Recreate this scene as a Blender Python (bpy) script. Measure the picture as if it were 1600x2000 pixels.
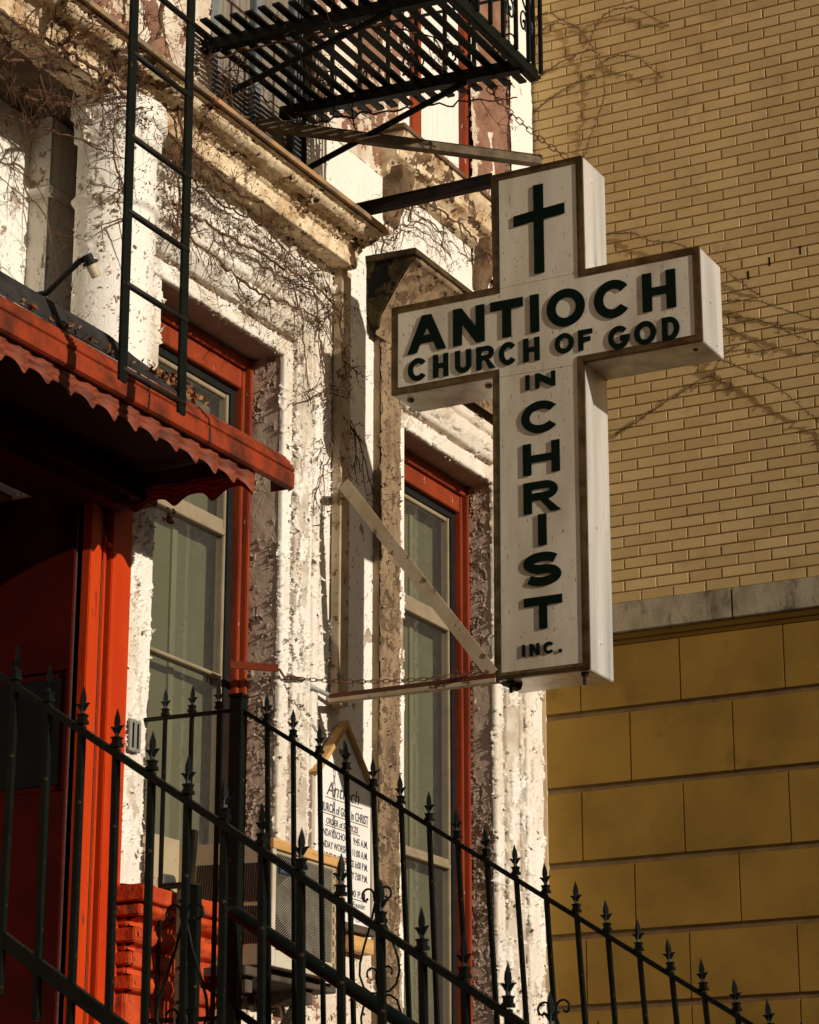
import bpy, bmesh, math, random
import numpy as np
from mathutils import Vector, Matrix

# ------------------------------------------------------------------ camera, sky, sun, exposure
scene = bpy.context.scene
for o in list(bpy.data.objects):
    bpy.data.objects.remove(o)
C = scene.collection

TH = math.radians(27.8); PI_T = math.radians(17.7)
fwd = Vector((math.cos(TH) * math.cos(PI_T), math.sin(TH) * math.cos(PI_T), math.sin(PI_T)))
rgt = Vector((math.sin(TH), -math.cos(TH), 0)); upv = rgt.cross(fwd)
cam_d = bpy.data.cameras.new('camera'); cam = bpy.data.objects.new('camera', cam_d); C.objects.link(cam)
cam.matrix_world = Matrix(((rgt.x, upv.x, -fwd.x, 0), (rgt.y, upv.y, -fwd.y, 0), (rgt.z, upv.z, -fwd.z, 1.6), (0, 0, 0, 1)))
cam_d.sensor_fit = 'HORIZONTAL'; cam_d.sensor_width = 36; cam_d.lens = 36 * 4875 / 1600
cam_d.clip_end = 500
cam_d.dof.use_dof = True; cam_d.dof.focus_distance = 11.6; cam_d.dof.aperture_fstop = 13
scene.camera = cam

SUN_DIR = Vector((0.18, 1.0, -0.30)).normalized()
EL = math.asin(-SUN_DIR.z)
world = bpy.data.worlds.new('World'); scene.world = world; world.use_nodes = True
wn = world.node_tree; bg = wn.nodes['Background']
sky = wn.nodes.new('ShaderNodeTexSky'); sky.sky_type = 'NISHITA'; sky.sun_disc = False
sky.sun_elevation = EL; sky.sun_rotation = math.radians(190.2); sky.air_density = 1.0; sky.dust_density = 1.2; sky.ozone_density = 0.8
wn.links.new(sky.outputs[0], bg.inputs[0]); bg.inputs[1].default_value = 0.05
sd = bpy.data.lights.new('sun', 'SUN'); sd.energy = 5.0; sd.angle = math.radians(0.5); sd.color = (1.0, 0.90, 0.78)
sun = bpy.data.objects.new('sun', sd); C.objects.link(sun)
sun.rotation_euler = SUN_DIR.to_track_quat('-Z', 'Y').to_euler(); sun.location = (0, -10, 12)
scene.view_settings.view_transform = 'Standard'; scene.view_settings.look = 'None'
scene.view_settings.exposure = -0.30; scene.view_settings.gamma = 1.0
scene.cycles.max_bounces = 6; scene.cycles.transparent_max_bounces = 12

D = 6.05          # facade plane
XW = 13.1         # face of the neighbouring building
rng = random.Random(7)

# ------------------------------------------------------------------ materials
MATS = {}
def new_mat(name):
    m = bpy.data.materials.new(name); m.use_nodes = True
    nt = m.node_tree; MATS[name] = m
    return m, nt, nt.nodes['Principled BSDF']
def N(nt, typ, **kw):
    n = nt.nodes.new(typ)
    for k, v in kw.items(): setattr(n, k, v)
    return n
def tex_noise(nt, scale, detail=4, vec=None, rough=0.6, mapping=None):
    t = N(nt, 'ShaderNodeTexNoise'); t.inputs['Scale'].default_value = scale
    t.inputs['Detail'].default_value = detail; t.inputs['Roughness'].default_value = rough
    tc = N(nt, 'ShaderNodeTexCoord')
    mp = N(nt, 'ShaderNodeMapping'); mp.inputs['Scale'].default_value = mapping or (1, 1, 1)
    nt.links.new(tc.outputs['Object'], mp.inputs[0]); nt.links.new(mp.outputs[0], t.inputs[0])
    return t.outputs[0]
def ramp(nt, src, a, b, ca=(0, 0, 0, 1), cb=(1, 1, 1, 1)):
    r = N(nt, 'ShaderNodeValToRGB'); r.color_ramp.elements[0].position = a; r.color_ramp.elements[1].position = b
    r.color_ramp.elements[0].color = ca; r.color_ramp.elements[1].color = cb
    nt.links.new(src, r.inputs[0]); return r.outputs[0]
def mix(nt, fac, a, b, mode='MIX'):
    m = N(nt, 'ShaderNodeMix', data_type='RGBA', blend_type=mode)
    if isinstance(fac, (int, float)): m.inputs[0].default_value = fac
    else: nt.links.new(fac, m.inputs[0])
    for i, v in ((6, a), (7, b)):
        if isinstance(v, tuple): m.inputs[i].default_value = (*v[:3], 1)
        else: nt.links.new(v, m.inputs[i])
    return m.outputs[2]
def bump(nt, bsdf, h, strength, dist=0.01, prev=None):
    b = N(nt, 'ShaderNodeBump'); b.inputs['Strength'].default_value = strength; b.inputs['Distance'].default_value = dist
    nt.links.new(h, b.inputs['Height'])
    if prev: nt.links.new(prev, b.inputs['Normal'])
    nt.links.new(b.outputs[0], bsdf.inputs['Normal']); return b.outputs[0]

def simple(name, a, b=None, scale=8, rough=0.6, metal=0.0, bstr=0.3, bscale=60, mapping=None, lo=0.4, hi=0.62, bdist=0.004, spec=None, c=None, cs=(30, .6, .66)):
    m, nt, p = new_mat(name)
    b = b or tuple(x * 0.7 for x in a)
    col = mix(nt, ramp(nt, tex_noise(nt, scale, 6, mapping=mapping), lo, hi), a, b)
    if c: col = mix(nt, ramp(nt, tex_noise(nt, cs[0], 4, mapping=mapping), cs[1], cs[2]), col, c)
    nt.links.new(col, p.inputs['Base Color'])
    p.inputs['Roughness'].default_value = rough; p.inputs['Metallic'].default_value = metal
    p.inputs['Specular IOR Level'].default_value = spec if spec is not None else .22
    if bstr: bump(nt, p, tex_noise(nt, bscale, 5, mapping=mapping), bstr, bdist)
    return m

def peel_mat(name, paint, stain, bare1, bare2, stain_lo=0.5, stain_hi=0.75, sscale=3, bscale=9, rough=0.6, smap=(1, 1, 0.4)):
    """paint where attribute bare is 0, bare stone or primer where it is 1"""
    m, nt, p = new_mat(name)
    at = N(nt, 'ShaderNodeAttribute'); at.attribute_name = 'bare'
    pc = mix(nt, ramp(nt, tex_noise(nt, sscale, 8, mapping=smap), stain_lo, stain_hi), paint, stain)
    grime = ramp(nt, tex_noise(nt, 55, 3, mapping=(1, 1, .5)), .66, .74)
    pc = mix(nt, grime, pc, tuple(x * .45 for x in stain))
    bc = mix(nt, ramp(nt, tex_noise(nt, bscale, 6), .42, .58), bare1, bare2)
    col = mix(nt, ramp(nt, at.outputs['Fac'], .4, .6), pc, bc)
    nt.links.new(col, p.inputs['Base Color']); p.inputs['Roughness'].default_value = rough; p.inputs['Specular IOR Level'].default_value = .25
    v = N(nt, 'ShaderNodeTexVoronoi'); v.feature = 'DISTANCE_TO_EDGE'; v.inputs['Scale'].default_value = 34
    tc = N(nt, 'ShaderNodeTexCoord'); mp = N(nt, 'ShaderNodeMapping'); mp.inputs['Scale'].default_value = (1, 1, .55)
    nt.links.new(tc.outputs['Object'], mp.inputs[0]); nt.links.new(mp.outputs[0], v.inputs['Vector'])
    b1 = bump(nt, p, ramp(nt, v.outputs['Distance'], 0.0, 0.05), .35, .004)
    bump(nt, p, tex_noise(nt, 160, 4), .35, .003, prev=b1)
    return m

WHITE = peel_mat('peeling_white_paint', (.80, .755, .665), (.60, .50, .37), (.60, .53, .42), (.46, .38, .285), .42, .72)
WHITE2 = peel_mat('stained_white_paint', (.84, .79, .69), (.66, .54, .38), (.42, .35, .27), (.30, .20, .13), .58, .85)
RUSTY = peel_mat('rusty_ochre_paint', (.80, .66, .44), (.42, .255, .12), (.24, .15, .08), (.10, .06, .035), .42, .66, 4.5, 12, smap=(1.5, 1, 1.5))
BROWN = peel_mat('brownstone_with_paint', (.78, .70, .57), (.50, .38, .26), (.27, .145, .09), (.21, .105, .065), .4, .7, 4)
DIRTY = peel_mat('dirty_stone', (.30, .21, .12), (.17, .11, .06), (.15, .095, .05), (.085, .055, .03), .4, .65, 9)
PURPLE = peel_mat('rough_brown_reveal', (.52, .40, .30), (.44, .33, .25), (.36, .27, .20), (.29, .21, .15), .4, .7, 12, rough=.35)
WHITEFLAKE = simple('curled_white_paint', (.76, .70, .60), (.62, .54, .42), 30, .6, bstr=0)
FLAKEM = {'rusty_ochre_paint': simple('curled_ochre_paint', (.62, .46, .27), (.40, .26, .13), 30, .6, bstr=0), 'dirty_stone': simple('dirty_crumbs', (.36, .27, .16), (.20, .13, .07), 30, .7, bstr=0),
          'rough_brown_reveal': simple('curled_brown_paint', (.40, .31, .275), (.30, .23, .20), 30, .6, bstr=0)}
SOFFIT = simple('soffit_brown_paint', (.40, .30, .25), (.30, .22, .17), 6, .6)
RED = simple('red_paint', (.53, .050, .005), (.46, .034, .005), 5, .42, bstr=.4, bscale=30, mapping=(1, 1, .25), c=(.22, .03, .012), cs=(24, .64, .7))
REDF = simple('red_window_paint', (.27, .042, .012), (.18, .03, .010), 7, .5, bstr=.3, bscale=40, mapping=(1, 1, .3), c=(.62, .50, .40), cs=(26, .68, .72))
REDSTONE = simple('red_painted_stone', (.56, .075, .015), (.40, .045, .012), 9, .6, bstr=.9, bscale=22, bdist=.012, c=(.14, .05, .03), cs=(15, .58, .68))
DOORRED = simple('shade_dark_door_red', (.075, .006, .003), (.05, .005, .003), 4, .45, bstr=.15)  # door red made darker, the shade of the doorway put into the colour
AWN = simple('weathered_red_metal', (.29, .042, .013), (.09, .022, .011), 5.0, .40, bstr=.35, bscale=40, mapping=(1.6, 1, 1), c=(.10, .035, .02), cs=(14, .6, .7))
AWNV = simple('weathered_valance_metal', (.25, .058, .026), (.11, .030, .017), 8, .5, bstr=.35, bscale=60, mapping=(.6, 1, 5), c=(.08, .04, .02), cs=(18, .56, .66))
TAR = simple('black_roof_felt', (.018, .016, .014), (.04, .035, .03), 10, .8, bstr=.6)
IRON = simple('black_iron_paint', (.003, .0055, .0042), (.005, .0075, .005), 14, .45, spec=.14, bstr=.25, bscale=70, c=(.07, .045, .02), cs=(35, .68, .72))
IRONR = simple('rusty_black_iron', (.008, .007, .005), (.022, .014, .009), 11, .6, spec=.2, bstr=.5, bscale=60)
RUST = simple('rusty_steel', (.17, .075, .035), (.075, .035, .02), 22, .75, bstr=.6, bscale=90)
TANBAR = simple('tan_painted_steel', (.50, .40, .27), (.38, .28, .16), 5, .5, bstr=.2, c=(.16, .09, .04), cs=(16, .60, .66))
REDBAR = simple('red_painted_angle_iron', (.13, .035, .017), (.085, .03, .017), 12, .6, bstr=.4)
ALU = simple('brushed_aluminium', (.82, .79, .71), (.44, .44, .43), 9, .26, metal=.42, bstr=.10, bscale=12, bdist=.01, mapping=(1, 1, .06), lo=.38, hi=.72, c=(.30, .22, .12), cs=(40, .68, .74))
TRIM = simple('bronze_sign_trim', (.15, .11, .055), (.075, .052, .026), 12, .30, metal=.8, bstr=.2)
FACE = simple('white_sign_face', (.72, .66, .51), (.54, .47, .34), 3.5, .38, bstr=.03, c=(.30, .17, .10), cs=(80, .655, .67), mapping=(1, 1, .30))
LET = simple('black_sign_letters', (.002, .008, .004), (.003, .009, .005), 8, .6, spec=.08, bstr=.1)
SASH = simple('tan_metal_sash', (.30, .235, .15), (.24, .19, .12), 8, .4, bstr=.1)
GASK = simple('black_window_gasket', (.012, .013, .012), None, 8, .5, bstr=0)
BLIND = simple('dusty_window_shade', (.108, .097, .056), (.100, .091, .052), 1.6, .9, bstr=0, mapping=(1, 1, .5))
REFL = simple('reflection_strip', (.17, .16, .09), (.14, .13, .08), 9, .9, bstr=.2, mapping=(4, 1, .4))
UPWOOD = simple('weathered_white_boards', (.84, .81, .74), (.74, .69, .60), 12, .7, bstr=.3, bscale=50, mapping=(3, 1, .12), c=(.5, .42, .33), cs=(60, .66, .7))
ACM = simple('tan_enamel', (.40, .32, .20), (.34, .265, .16), 4, .45, bstr=.15, c=(.22, .15, .08), cs=(20, .64, .7))
ACL = simple('pale_enamel', (.58, .52, .40), (.50, .43, .31), 5, .45, bstr=.1)
WIRE = simple('grey_wire_mesh', (.42, .38, .30), (.30, .26, .19), 12, .4, metal=.5, bstr=.1)
DARK = simple('dark_interior', (.008, .007, .006), None, 3, .9, bstr=0)
WOOD = simple('yellow_raw_wood', (.60, .36, .13), (.48, .27, .09), 6, .6, bstr=.3, bscale=40, mapping=(.4, 1, 4), c=(.2, .1, .04), cs=(20, .66, .7))
DWOOD = simple('dark_weathered_wood', (.09, .07, .05), (.05, .035, .025), 10, .8, bstr=.5)
BOARD = simple('white_notice_board', (.80, .78, .72), (.74, .70, .62), 3, .5, bstr=.08)
INK = simple('black_sign_paint', (.045, .045, .05), (.12, .11, .11), 60, .6, bstr=0)
BROWNINK = simple('brown_sign_paint', (.25, .15, .07), None, 60, .6, bstr=0)
BADGE = simple('blue_badge', (.03, .06, .10), None, 9, .3, bstr=0)
VINE = simple('dry_vine_bark', (.17, .095, .05), (.10, .055, .03), 40, .8, bstr=.5, bscale=120)
TWIG = simple('reddish_dry_twig', (.13, .058, .026), (.075, .038, .02), 20, .8, bstr=0)
BERRY = simple('dried_vine_berry', (.035, .03, .04), (.09, .05, .03), 30, .6, bstr=0)
LEAF = simple('dry_brown_leaf', (.34, .14, .05), (.16, .08, .04), 30, .8, bstr=.3)
DLEAF = simple('shrivelled_dark_leaf', (.10, .05, .025), (.05, .03, .02), 30, .8, bstr=.3)
CREEP = simple('creeper_stem', (.20, .12, .055), (.12, .07, .03), 30, .8, bstr=.3)
LEDGE = simple('stained_limestone', (.40, .34, .23), (.25, .21, .13), 3.5, .8, bstr=.5, bscale=60, mapping=(1, 1.6, .8), c=(.055, .05, .03), cs=(5, .52, .68))
BLOCK = simple('ochre_stone_block', (.32, .185, .032), (.235, .135, .022), 1.6, .75, bstr=.3, bscale=150, bdist=.003, c=(.20, .115, .022), cs=(5, .60, .80))
GROOVE = simple('brown_groove', (.20, .125, .05), (.15, .09, .035), 8, .85, bstr=.3)
MORTAR = simple('brown_mortar', (.46, .31, .14), (.34, .22, .095), 30, .9, bstr=.6, bscale=140)
CORNER = simple('buff_corner_bead', (.62, .50, .33), (.52, .40, .25), 6, .6, bstr=.2)
PORC = simple('cream_porcelain', (.62, .54, .38), (.50, .40, .26), 12, .4, bstr=.1)
HOSE = simple('grey_plastic_hose', (.42, .42, .38), None, 9, .45, bstr=0)
CONC = simple('pavement_concrete', (.10, .095, .08), (.08, .075, .06), 4, .9, bstr=.4)
ASPH = simple('asphalt', (.055, .053, .05), (.04, .04, .038), 20, .9, bstr=.6)
STEP = simple('brown_stone_steps', (.24, .14, .09), (.18, .10, .07), 6, .85, bstr=.4)
WALLP = simple('far_brown_stone', (.30, .19, .13), (.24, .15, .10), 3, .85, bstr=.4)
PLATE = simple('grey_number_plate', (.30, .29, .24), None, 6, .5, bstr=.1)

# brick: colour varies per brick through attribute tone
BRICK, nt_, p_ = new_mat('buff_brick')
at_ = N(nt_, 'ShaderNodeAttribute'); at_.attribute_name = 'tone'
c_ = mix(nt_, at_.outputs['Fac'], (.63, .455, .20), (.50, .345, .14))
c_ = mix(nt_, ramp(nt_, tex_noise(nt_, 1.1, 5), .42, .72), c_, (.48, .335, .14))
c_ = mix(nt_, ramp(nt_, tex_noise(nt_, 5, 6), .56, .72), c_, (.44, .30, .12))
c_ = mix(nt_, ramp(nt_, tex_noise(nt_, 90, 3), .62, .72), c_, (.42, .26, .11))
nt_.links.new(c_, p_.inputs['Base Color']); p_.inputs['Roughness'].default_value = .8
bump(nt_, p_, tex_noise(nt_, 180, 4), .35, .002)

# glass: a clear pane with a real reflection and a film of dust
GLASS = bpy.data.materials.new('dusty_window_glass'); GLASS.use_nodes = True
g = GLASS.node_tree; g.nodes.clear()
out = N(g, 'ShaderNodeOutputMaterial'); tr = N(g, 'ShaderNodeBsdfTransparent'); tr.inputs[0].default_value = (.95, .97, .94, 1)
gl = N(g, 'ShaderNodeBsdfGlossy'); gl.inputs['Roughness'].default_value = .015
fr = N(g, 'ShaderNodeFresnel'); fr.inputs[0].default_value = 1.52
m1 = N(g, 'ShaderNodeMixShader'); gm = N(g, 'ShaderNodeNewGeometry'); iv = N(g, 'ShaderNodeMath', operation='SUBTRACT'); iv.inputs[0].default_value = 1; g.links.new(gm.outputs['Backfacing'], iv.inputs[1]); mu = N(g, 'ShaderNodeMath', operation='MULTIPLY'); g.links.new(fr.outputs[0], mu.inputs[0]); g.links.new(iv.outputs[0], mu.inputs[1]); g.links.new(mu.outputs[0], m1.inputs[0]); g.links.new(tr.outputs[0], m1.inputs[1]); g.links.new(gl.outputs[0], m1.inputs[2])
df = N(g, 'ShaderNodeBsdfDiffuse'); df.inputs[0].default_value = (.55, .52, .45, 1)
m2 = N(g, 'ShaderNodeMixShader')
tn = tex_noise(g, 120, 1, mapping=(1, 1, .5)); r1 = ramp(g, tn, .79, .82, (.03, .03, .03, 1), (.5, .5, .5, 1))
g.links.new(r1, m2.inputs[0]); g.links.new(m1.outputs[0], m2.inputs[1]); g.links.new(df.outputs[0], m2.inputs[2]); g.links.new(m2.outputs[0], out.inputs[0])

# ------------------------------------------------------------------ builders
def tag(o, label=None, cat=None, group=None, kind=None):
    if label: o['label'] = label
    if cat: o['category'] = cat
    if group: o['group'] = group
    if kind: o['kind'] = kind
    return o
def thing(name, loc, label, cat, group=None):
    o = bpy.data.objects.new(name, None); C.objects.link(o); o.location = loc; o.empty_display_size = .1
    o['root'] = 1
    del o['root']
    return tag(o, label, cat, group)
def link(name, me, mat, parent=None):
    o = bpy.data.objects.new(name, me); C.objects.link(o)
    if mat and not me.materials:
        for mm in (mat if isinstance(mat, (list, tuple)) else [mat]): me.materials.append(mm)
    if parent is not None:
        o.parent = parent
        if parent.type == 'EMPTY': o.matrix_parent_inverse = Matrix.Translation(-Vector(parent.location))
    return o

class MB:
    def __init__(s): s.v = []; s.f = []
    def add(s, vs, fs):
        n = len(s.v); s.v += [tuple(q) for q in vs]; s.f += [tuple(i + n for i in q) for q in fs]; return s
    def box(s, a, b):
        x0, x1 = sorted((a[0], b[0])); y0, y1 = sorted((a[1], b[1])); z0, z1 = sorted((a[2], b[2]))
        return s.add([(x0,y0,z0),(x1,y0,z0),(x1,y1,z0),(x0,y1,z0),(x0,y0,z1),(x1,y0,z1),(x1,y1,z1),(x0,y1,z1)],
                     [(0,3,2,1),(4,5,6,7),(0,1,5,4),(1,2,6,5),(2,3,7,6),(3,0,4,7)])
    def bar(s, a, b, w, h, up=(0, 0, 1)):
        a = Vector(a); b = Vector(b); d = (b - a).normalized(); u = Vector(up)
        if abs(d.dot(u)) > .98: u = Vector((1, 0, 0))
        r = d.cross(u).normalized(); u = r.cross(d).normalized(); vs = []
        for p in (a, b):
            for i, j in ((-1,-1),(1,-1),(1,1),(-1,1)): vs.append(p + r * (w/2*i) + u * (h/2*j))
        return s.add(vs, [(0,1,2,3),(7,6,5,4),(0,4,5,1),(1,5,6,2),(2,6,7,3),(3,7,4,0)])
    def tube(s, pts, r, n=6, cap=True):
        pts = [Vector(p) for p in pts]; m = len(pts)
        if m < 2: return s
        rs = r if isinstance(r, (list, tuple)) else [r] * m
        base = len(s.v); prev = None
        for i, p in enumerate(pts):
            d = (pts[min(i+1, m-1)] - pts[max(i-1, 0)])
            if d.length < 1e-9: d = Vector((0, 0, 1))
            d.normalize()
            if prev is None:
                a = Vector((0, 0, 1)) if abs(d.z) < .9 else Vector((1, 0, 0)); u = d.cross(a).normalized()
            else:
                u = prev - d * prev.dot(d)
                if u.length < 1e-6: u = d.orthogonal()
                u.normalize()
            prev = u; w = d.cross(u)
            for k in range(n):
                t = 2 * math.pi * k / n
                s.v.append(tuple(p + (u * math.cos(t) + w * math.sin(t)) * rs[i]))
        for i in range(m-1):
            for k in range(n):
                a = base + i*n + k; b = base + i*n + (k+1) % n
                s.f.append((a, b, b + n, a + n))
        if cap:
            s.f.append(tuple(base + k for k in reversed(range(n)))); s.f.append(tuple(base + (m-1)*n + k for k in range(n)))
        return s
    def prism(s, poly, f0, f1):
        n = len(poly); return s.add([f0(p) for p in poly] + [f1(p) for p in poly],
            [tuple(reversed(range(n))), tuple(range(n, 2*n))] + [(i, (i+1) % n, (i+1) % n + n, i + n) for i in range(n)])
    def mesh(s, name, bevel=0, smooth=False, recalc=True):
        me = bpy.data.meshes.new(name); me.from_pydata(s.v, [], s.f); me.update()
        if bevel or recalc:
            bm = bmesh.new(); bm.from_mesh(me)
            if recalc: bmesh.ops.recalc_face_normals(bm, faces=bm.faces)
            if bevel:
                es = [e for e in bm.edges if len(e.link_faces) == 2 and e.calc_face_angle(0) > .5]
                bmesh.ops.bevel(bm, geom=es, offset=bevel, segments=2, affect='EDGES', clamp_overlap=True)
            bm.to_mesh(me); bm.free()
        if smooth: me.shade_smooth()
        return me
    def build(s, name, mat, parent=None, bevel=0, smooth=False, recalc=True):
        return link(name, s.mesh(name, bevel, smooth, recalc), mat, parent)

# numpy noise
_tab = np.random.RandomState(11).rand(1024, 1024).astype(np.float32)
def vnoise(x, y, seed=0):
    xi = np.floor(x).astype(int); yi = np.floor(y).astype(int); fx = x - xi; fy = y - yi
    fx = fx*fx*(3-2*fx); fy = fy*fy*(3-2*fy); a = seed * 131; b = seed * 57
    def g(i, j): return _tab[(i + a) % 1024, (j + b) % 1024]
    return (g(xi, yi)*(1-fx) + g(xi+1, yi)*fx)*(1-fy) + (g(xi, yi+1)*(1-fx) + g(xi+1, yi+1)*fx)*fy
def fbm(x, y, seed=0, oct=4):
    r = 0; a = .5; t = 0
    for k in range(oct):
        r = r + a * vnoise(x * 2**k + 13.7*k, y * 2**k + 7.3*k, seed + k); t += a; a *= .55
    return r / t
def relief(name, Bp, Nn, S, T, mat, parent, thr=.42, thick=.004, lift=.010, sx=.05, sz=.11, seed=1, rough=.0015, bigamp=.0, crack=0.0, flakes=0, fsize=.016):
    """displaced grid: a skin of paint that ends in lifted edges over bare stone"""
    n, m = S.shape
    q = .80 * fbm(S / sx + .35*fbm(S*14, T*14, seed+9, 2)*4, T / sz, seed, 4) + .20 * fbm(S / .018, T / .034, seed + 77, 3)
    big = fbm(S / .55, T / .8, seed + 5, 3)
    th = thr + (big - .5) * .38
    d = q - th
    if crack > 0:
        c_ = fbm(S / .05, T / .13, seed + 60, 4); c2 = fbm(S / .9, T / 1.2, seed + 66, 2)
        d = np.minimum(d, (np.abs(c_ - .5) - crack * np.clip((c2 - .35) * 4, 0, 1)) * 1.6)
    mask = d > 0
    lf = lift * (.4 + 1.2*vnoise(S / .09, T / .12, seed + 31))
    h = np.where(mask, thick + lf * np.exp(-np.maximum(d, 0) / .022), 0.0)
    h = h + rough * (fbm(S / .012, T / .012, seed + 3, 3) - .5) * np.where(mask, 1.0, 3.0)
    h = h + bigamp * (fbm(S / .11, T / .11, seed + 40, 3) - .5)
    P = Bp + Nn * h[..., None]
    idx = np.arange(n*m).reshape(n, m)
    F = np.stack([idx[:-1, :-1], idx[1:, :-1], idx[1:, 1:], idx[:-1, 1:]], -1).reshape(-1, 4)
    # orient towards the normal
    i0, j0 = n//2, m//2
    a = P[min(i0+1, n-1), j0] - P[i0, j0]; b = P[i0, min(j0+1, m-1)] - P[i0, j0]
    if np.dot(np.cross(a, b), Nn[i0, j0]) < 0: F = F[:, ::-1]
    me = bpy.data.meshes.new(name); me.vertices.add(n*m); me.vertices.foreach_set('co', P.reshape(-1).astype(np.float32))
    me.loops.add(F.size); me.loops.foreach_set('vertex_index', F.reshape(-1).astype(np.int32))
    me.polygons.add(len(F)); me.polygons.foreach_set('loop_start', np.arange(0, F.size, 4, dtype=np.int32))
    at = me.attributes.new('bare', 'FLOAT', 'POINT'); at.data.foreach_set('value', (1 - mask.reshape(-1)).astype(np.float32))
    me.update(calc_edges=True); me.validate()
    ob = link(name, me, mat, parent)
    if flakes:
        rr = np.random.RandomState(seed + 500)
        ii, jj = np.where((np.abs(d) < .02) & (d > -.004)); 
        if len(ii):
            k = rr.randint(0, len(ii), flakes); fv = []; ff = []
            for i, j in zip(ii[k], jj[k]):
                p = P[i, j]; nn_ = Nn[i, j]; zax = np.array([0, 0, 1.0])
                side = np.cross(nn_, zax); L0 = np.linalg.norm(side)
                side = side / L0 if L0 > 1e-3 else np.array([1.0, 0, 0]); upd = np.cross(side, nn_)
                a = rr.rand() * 2 * math.pi; t1 = side * math.cos(a) + upd * math.sin(a) * 1.3; t1 /= np.linalg.norm(t1); t2 = np.cross(nn_, t1)
                Lf = fsize * (.45 + 1.3 * rr.rand() ** 2); Wf = Lf * (.4 + .7 * rr.rand()); Rc = Lf * (.55 + .6 * rr.rand()); n0 = len(fv)
                for q_ in range(4):
                    an = .25 + q_ * (Lf / Rc) / 3; w_ = Wf * (.5 if q_ < 3 else .12 + .25 * rr.rand()) * (.8 + .4 * rr.rand())
                    c0 = p + nn_ * (Rc * (1 - math.cos(an))) + t1 * (Rc * math.sin(an))
                    fv += [tuple(c0 - t2 * w_), tuple(c0 + t2 * w_ * (.7 + .5 * rr.rand()))]
                for q_ in range(3): ff.append((n0 + 2*q_, n0 + 2*q_ + 1, n0 + 2*q_ + 3, n0 + 2*q_ + 2))
            fm_ = bpy.data.meshes.new('paint_flakes'); fm_.from_pydata(fv, [], ff); fm_.update()
            fo = link('paint_flakes', fm_, FLAKEM.get(mat.name, WHITEFLAKE), parent); fo['kind'] = 'stuff'
    return ob
def wall_panel(name, x0, x1, z0, z1, y, mat, parent, res=.0085, **kw):
    xs = np.linspace(x0, x1, max(2, int((x1-x0)/res))); zs = np.linspace(z0, z1, max(2, int((z1-z0)/res)))
    X, Z = np.meshgrid(xs, zs, indexing='ij'); Bp = np.stack([X, np.full_like(X, y), Z], -1)
    Nn = np.zeros_like(Bp); Nn[..., 1] = -1
    return relief(name, Bp, Nn, X, Z, mat, parent, **kw)
def side_panel(name, x, y0, y1, z0, z1, mat, parent, res=.007, **kw):   # faces -X
    ys = np.linspace(y0, y1, max(2, int((y1-y0)/res))); zs = np.linspace(z0, z1, max(2, int((z1-z0)/res)))
    Y, Z = np.meshgrid(ys, zs, indexing='ij'); Bp = np.stack([np.full_like(Y, x), Y, Z], -1)
    Nn = np.zeros_like(Bp); Nn[..., 0] = -1
    return relief(name, Bp, Nn, Y, Z, mat, parent, **kw)
def sample_profile(prof, res):
    pts = []; nr = []; arc = []; s = 0
    for (a, b) in zip(prof[:-1], prof[1:]):
        a = np.array(a); b = np.array(b); L = np.linalg.norm(b - a)
        if L < 1e-6: continue
        k = max(1, int(L / res)); d = (b - a) / L; nn = np.array([-d[1], d[0]])
        for i in range(k):
            pts.append(a + (b-a)*i/k); nr.append(nn); arc.append(s + L*i/k)
        s += L
    pts.append(np.array(prof[-1])); nr.append(nn); arc.append(s)
    nr = np.array(nr); sm = nr.copy(); sm[1:] += nr[:-1]; sm /= np.linalg.norm(sm, axis=1, keepdims=True)
    return np.array(pts), sm, np.array(arc)
def moulding_x(name, prof, x0, x1, mat, parent, res=.008, cap=True, **kw):
    """profile of (y, z) points swept along X; the outside lies to the left when walking along the profile"""
    P, nn, arc = sample_profile(prof, res); xs = np.linspace(x0, x1, max(2, int((x1-x0)/res)))
    n, m = len(xs), len(P); Bp = np.zeros((n, m, 3)); Nn = np.zeros((n, m, 3))
    Bp[..., 0] = xs[:, None]; Bp[..., 1] = P[None, :, 0]; Bp[..., 2] = P[None, :, 1]
    Nn[..., 1] = nn[None, :, 0]; Nn[..., 2] = nn[None, :, 1]
    S, T = np.meshgrid(xs, arc, indexing='ij')
    o = relief(name, Bp, Nn, S, T, mat, parent, **kw)
    return o
def arch_jamb(name, prof, xi, z0, zi, y, mat, parent, res=.0075, thrf=None, **kw):
    """architrave: profile (t, out); jamb rises from z0 to a mitre at zi + t"""
    P, nn, arc = sample_profile(prof, res); k = max(2, int((zi - z0) / res)); u = np.linspace(0, 1, k)
    U, I = np.meshgrid(u, np.arange(len(P)), indexing='ij')
    t = P[:, 0][I]; off = P[:, 1][I]
    Z = z0 + U * (zi + t - z0); X = xi + t; Y = y - off
    Bp = np.stack([X, Y, Z], -1); Nn = np.stack([nn[:, 0][I], -nn[:, 1][I], np.zeros_like(X)], -1)
    if thrf: kw['thr'] = np.interp(t, [q[0] for q in thrf], [q[1] for q in thrf])
    return relief(name, Bp, Nn, X + off, Z, mat, parent, **kw)
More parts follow.
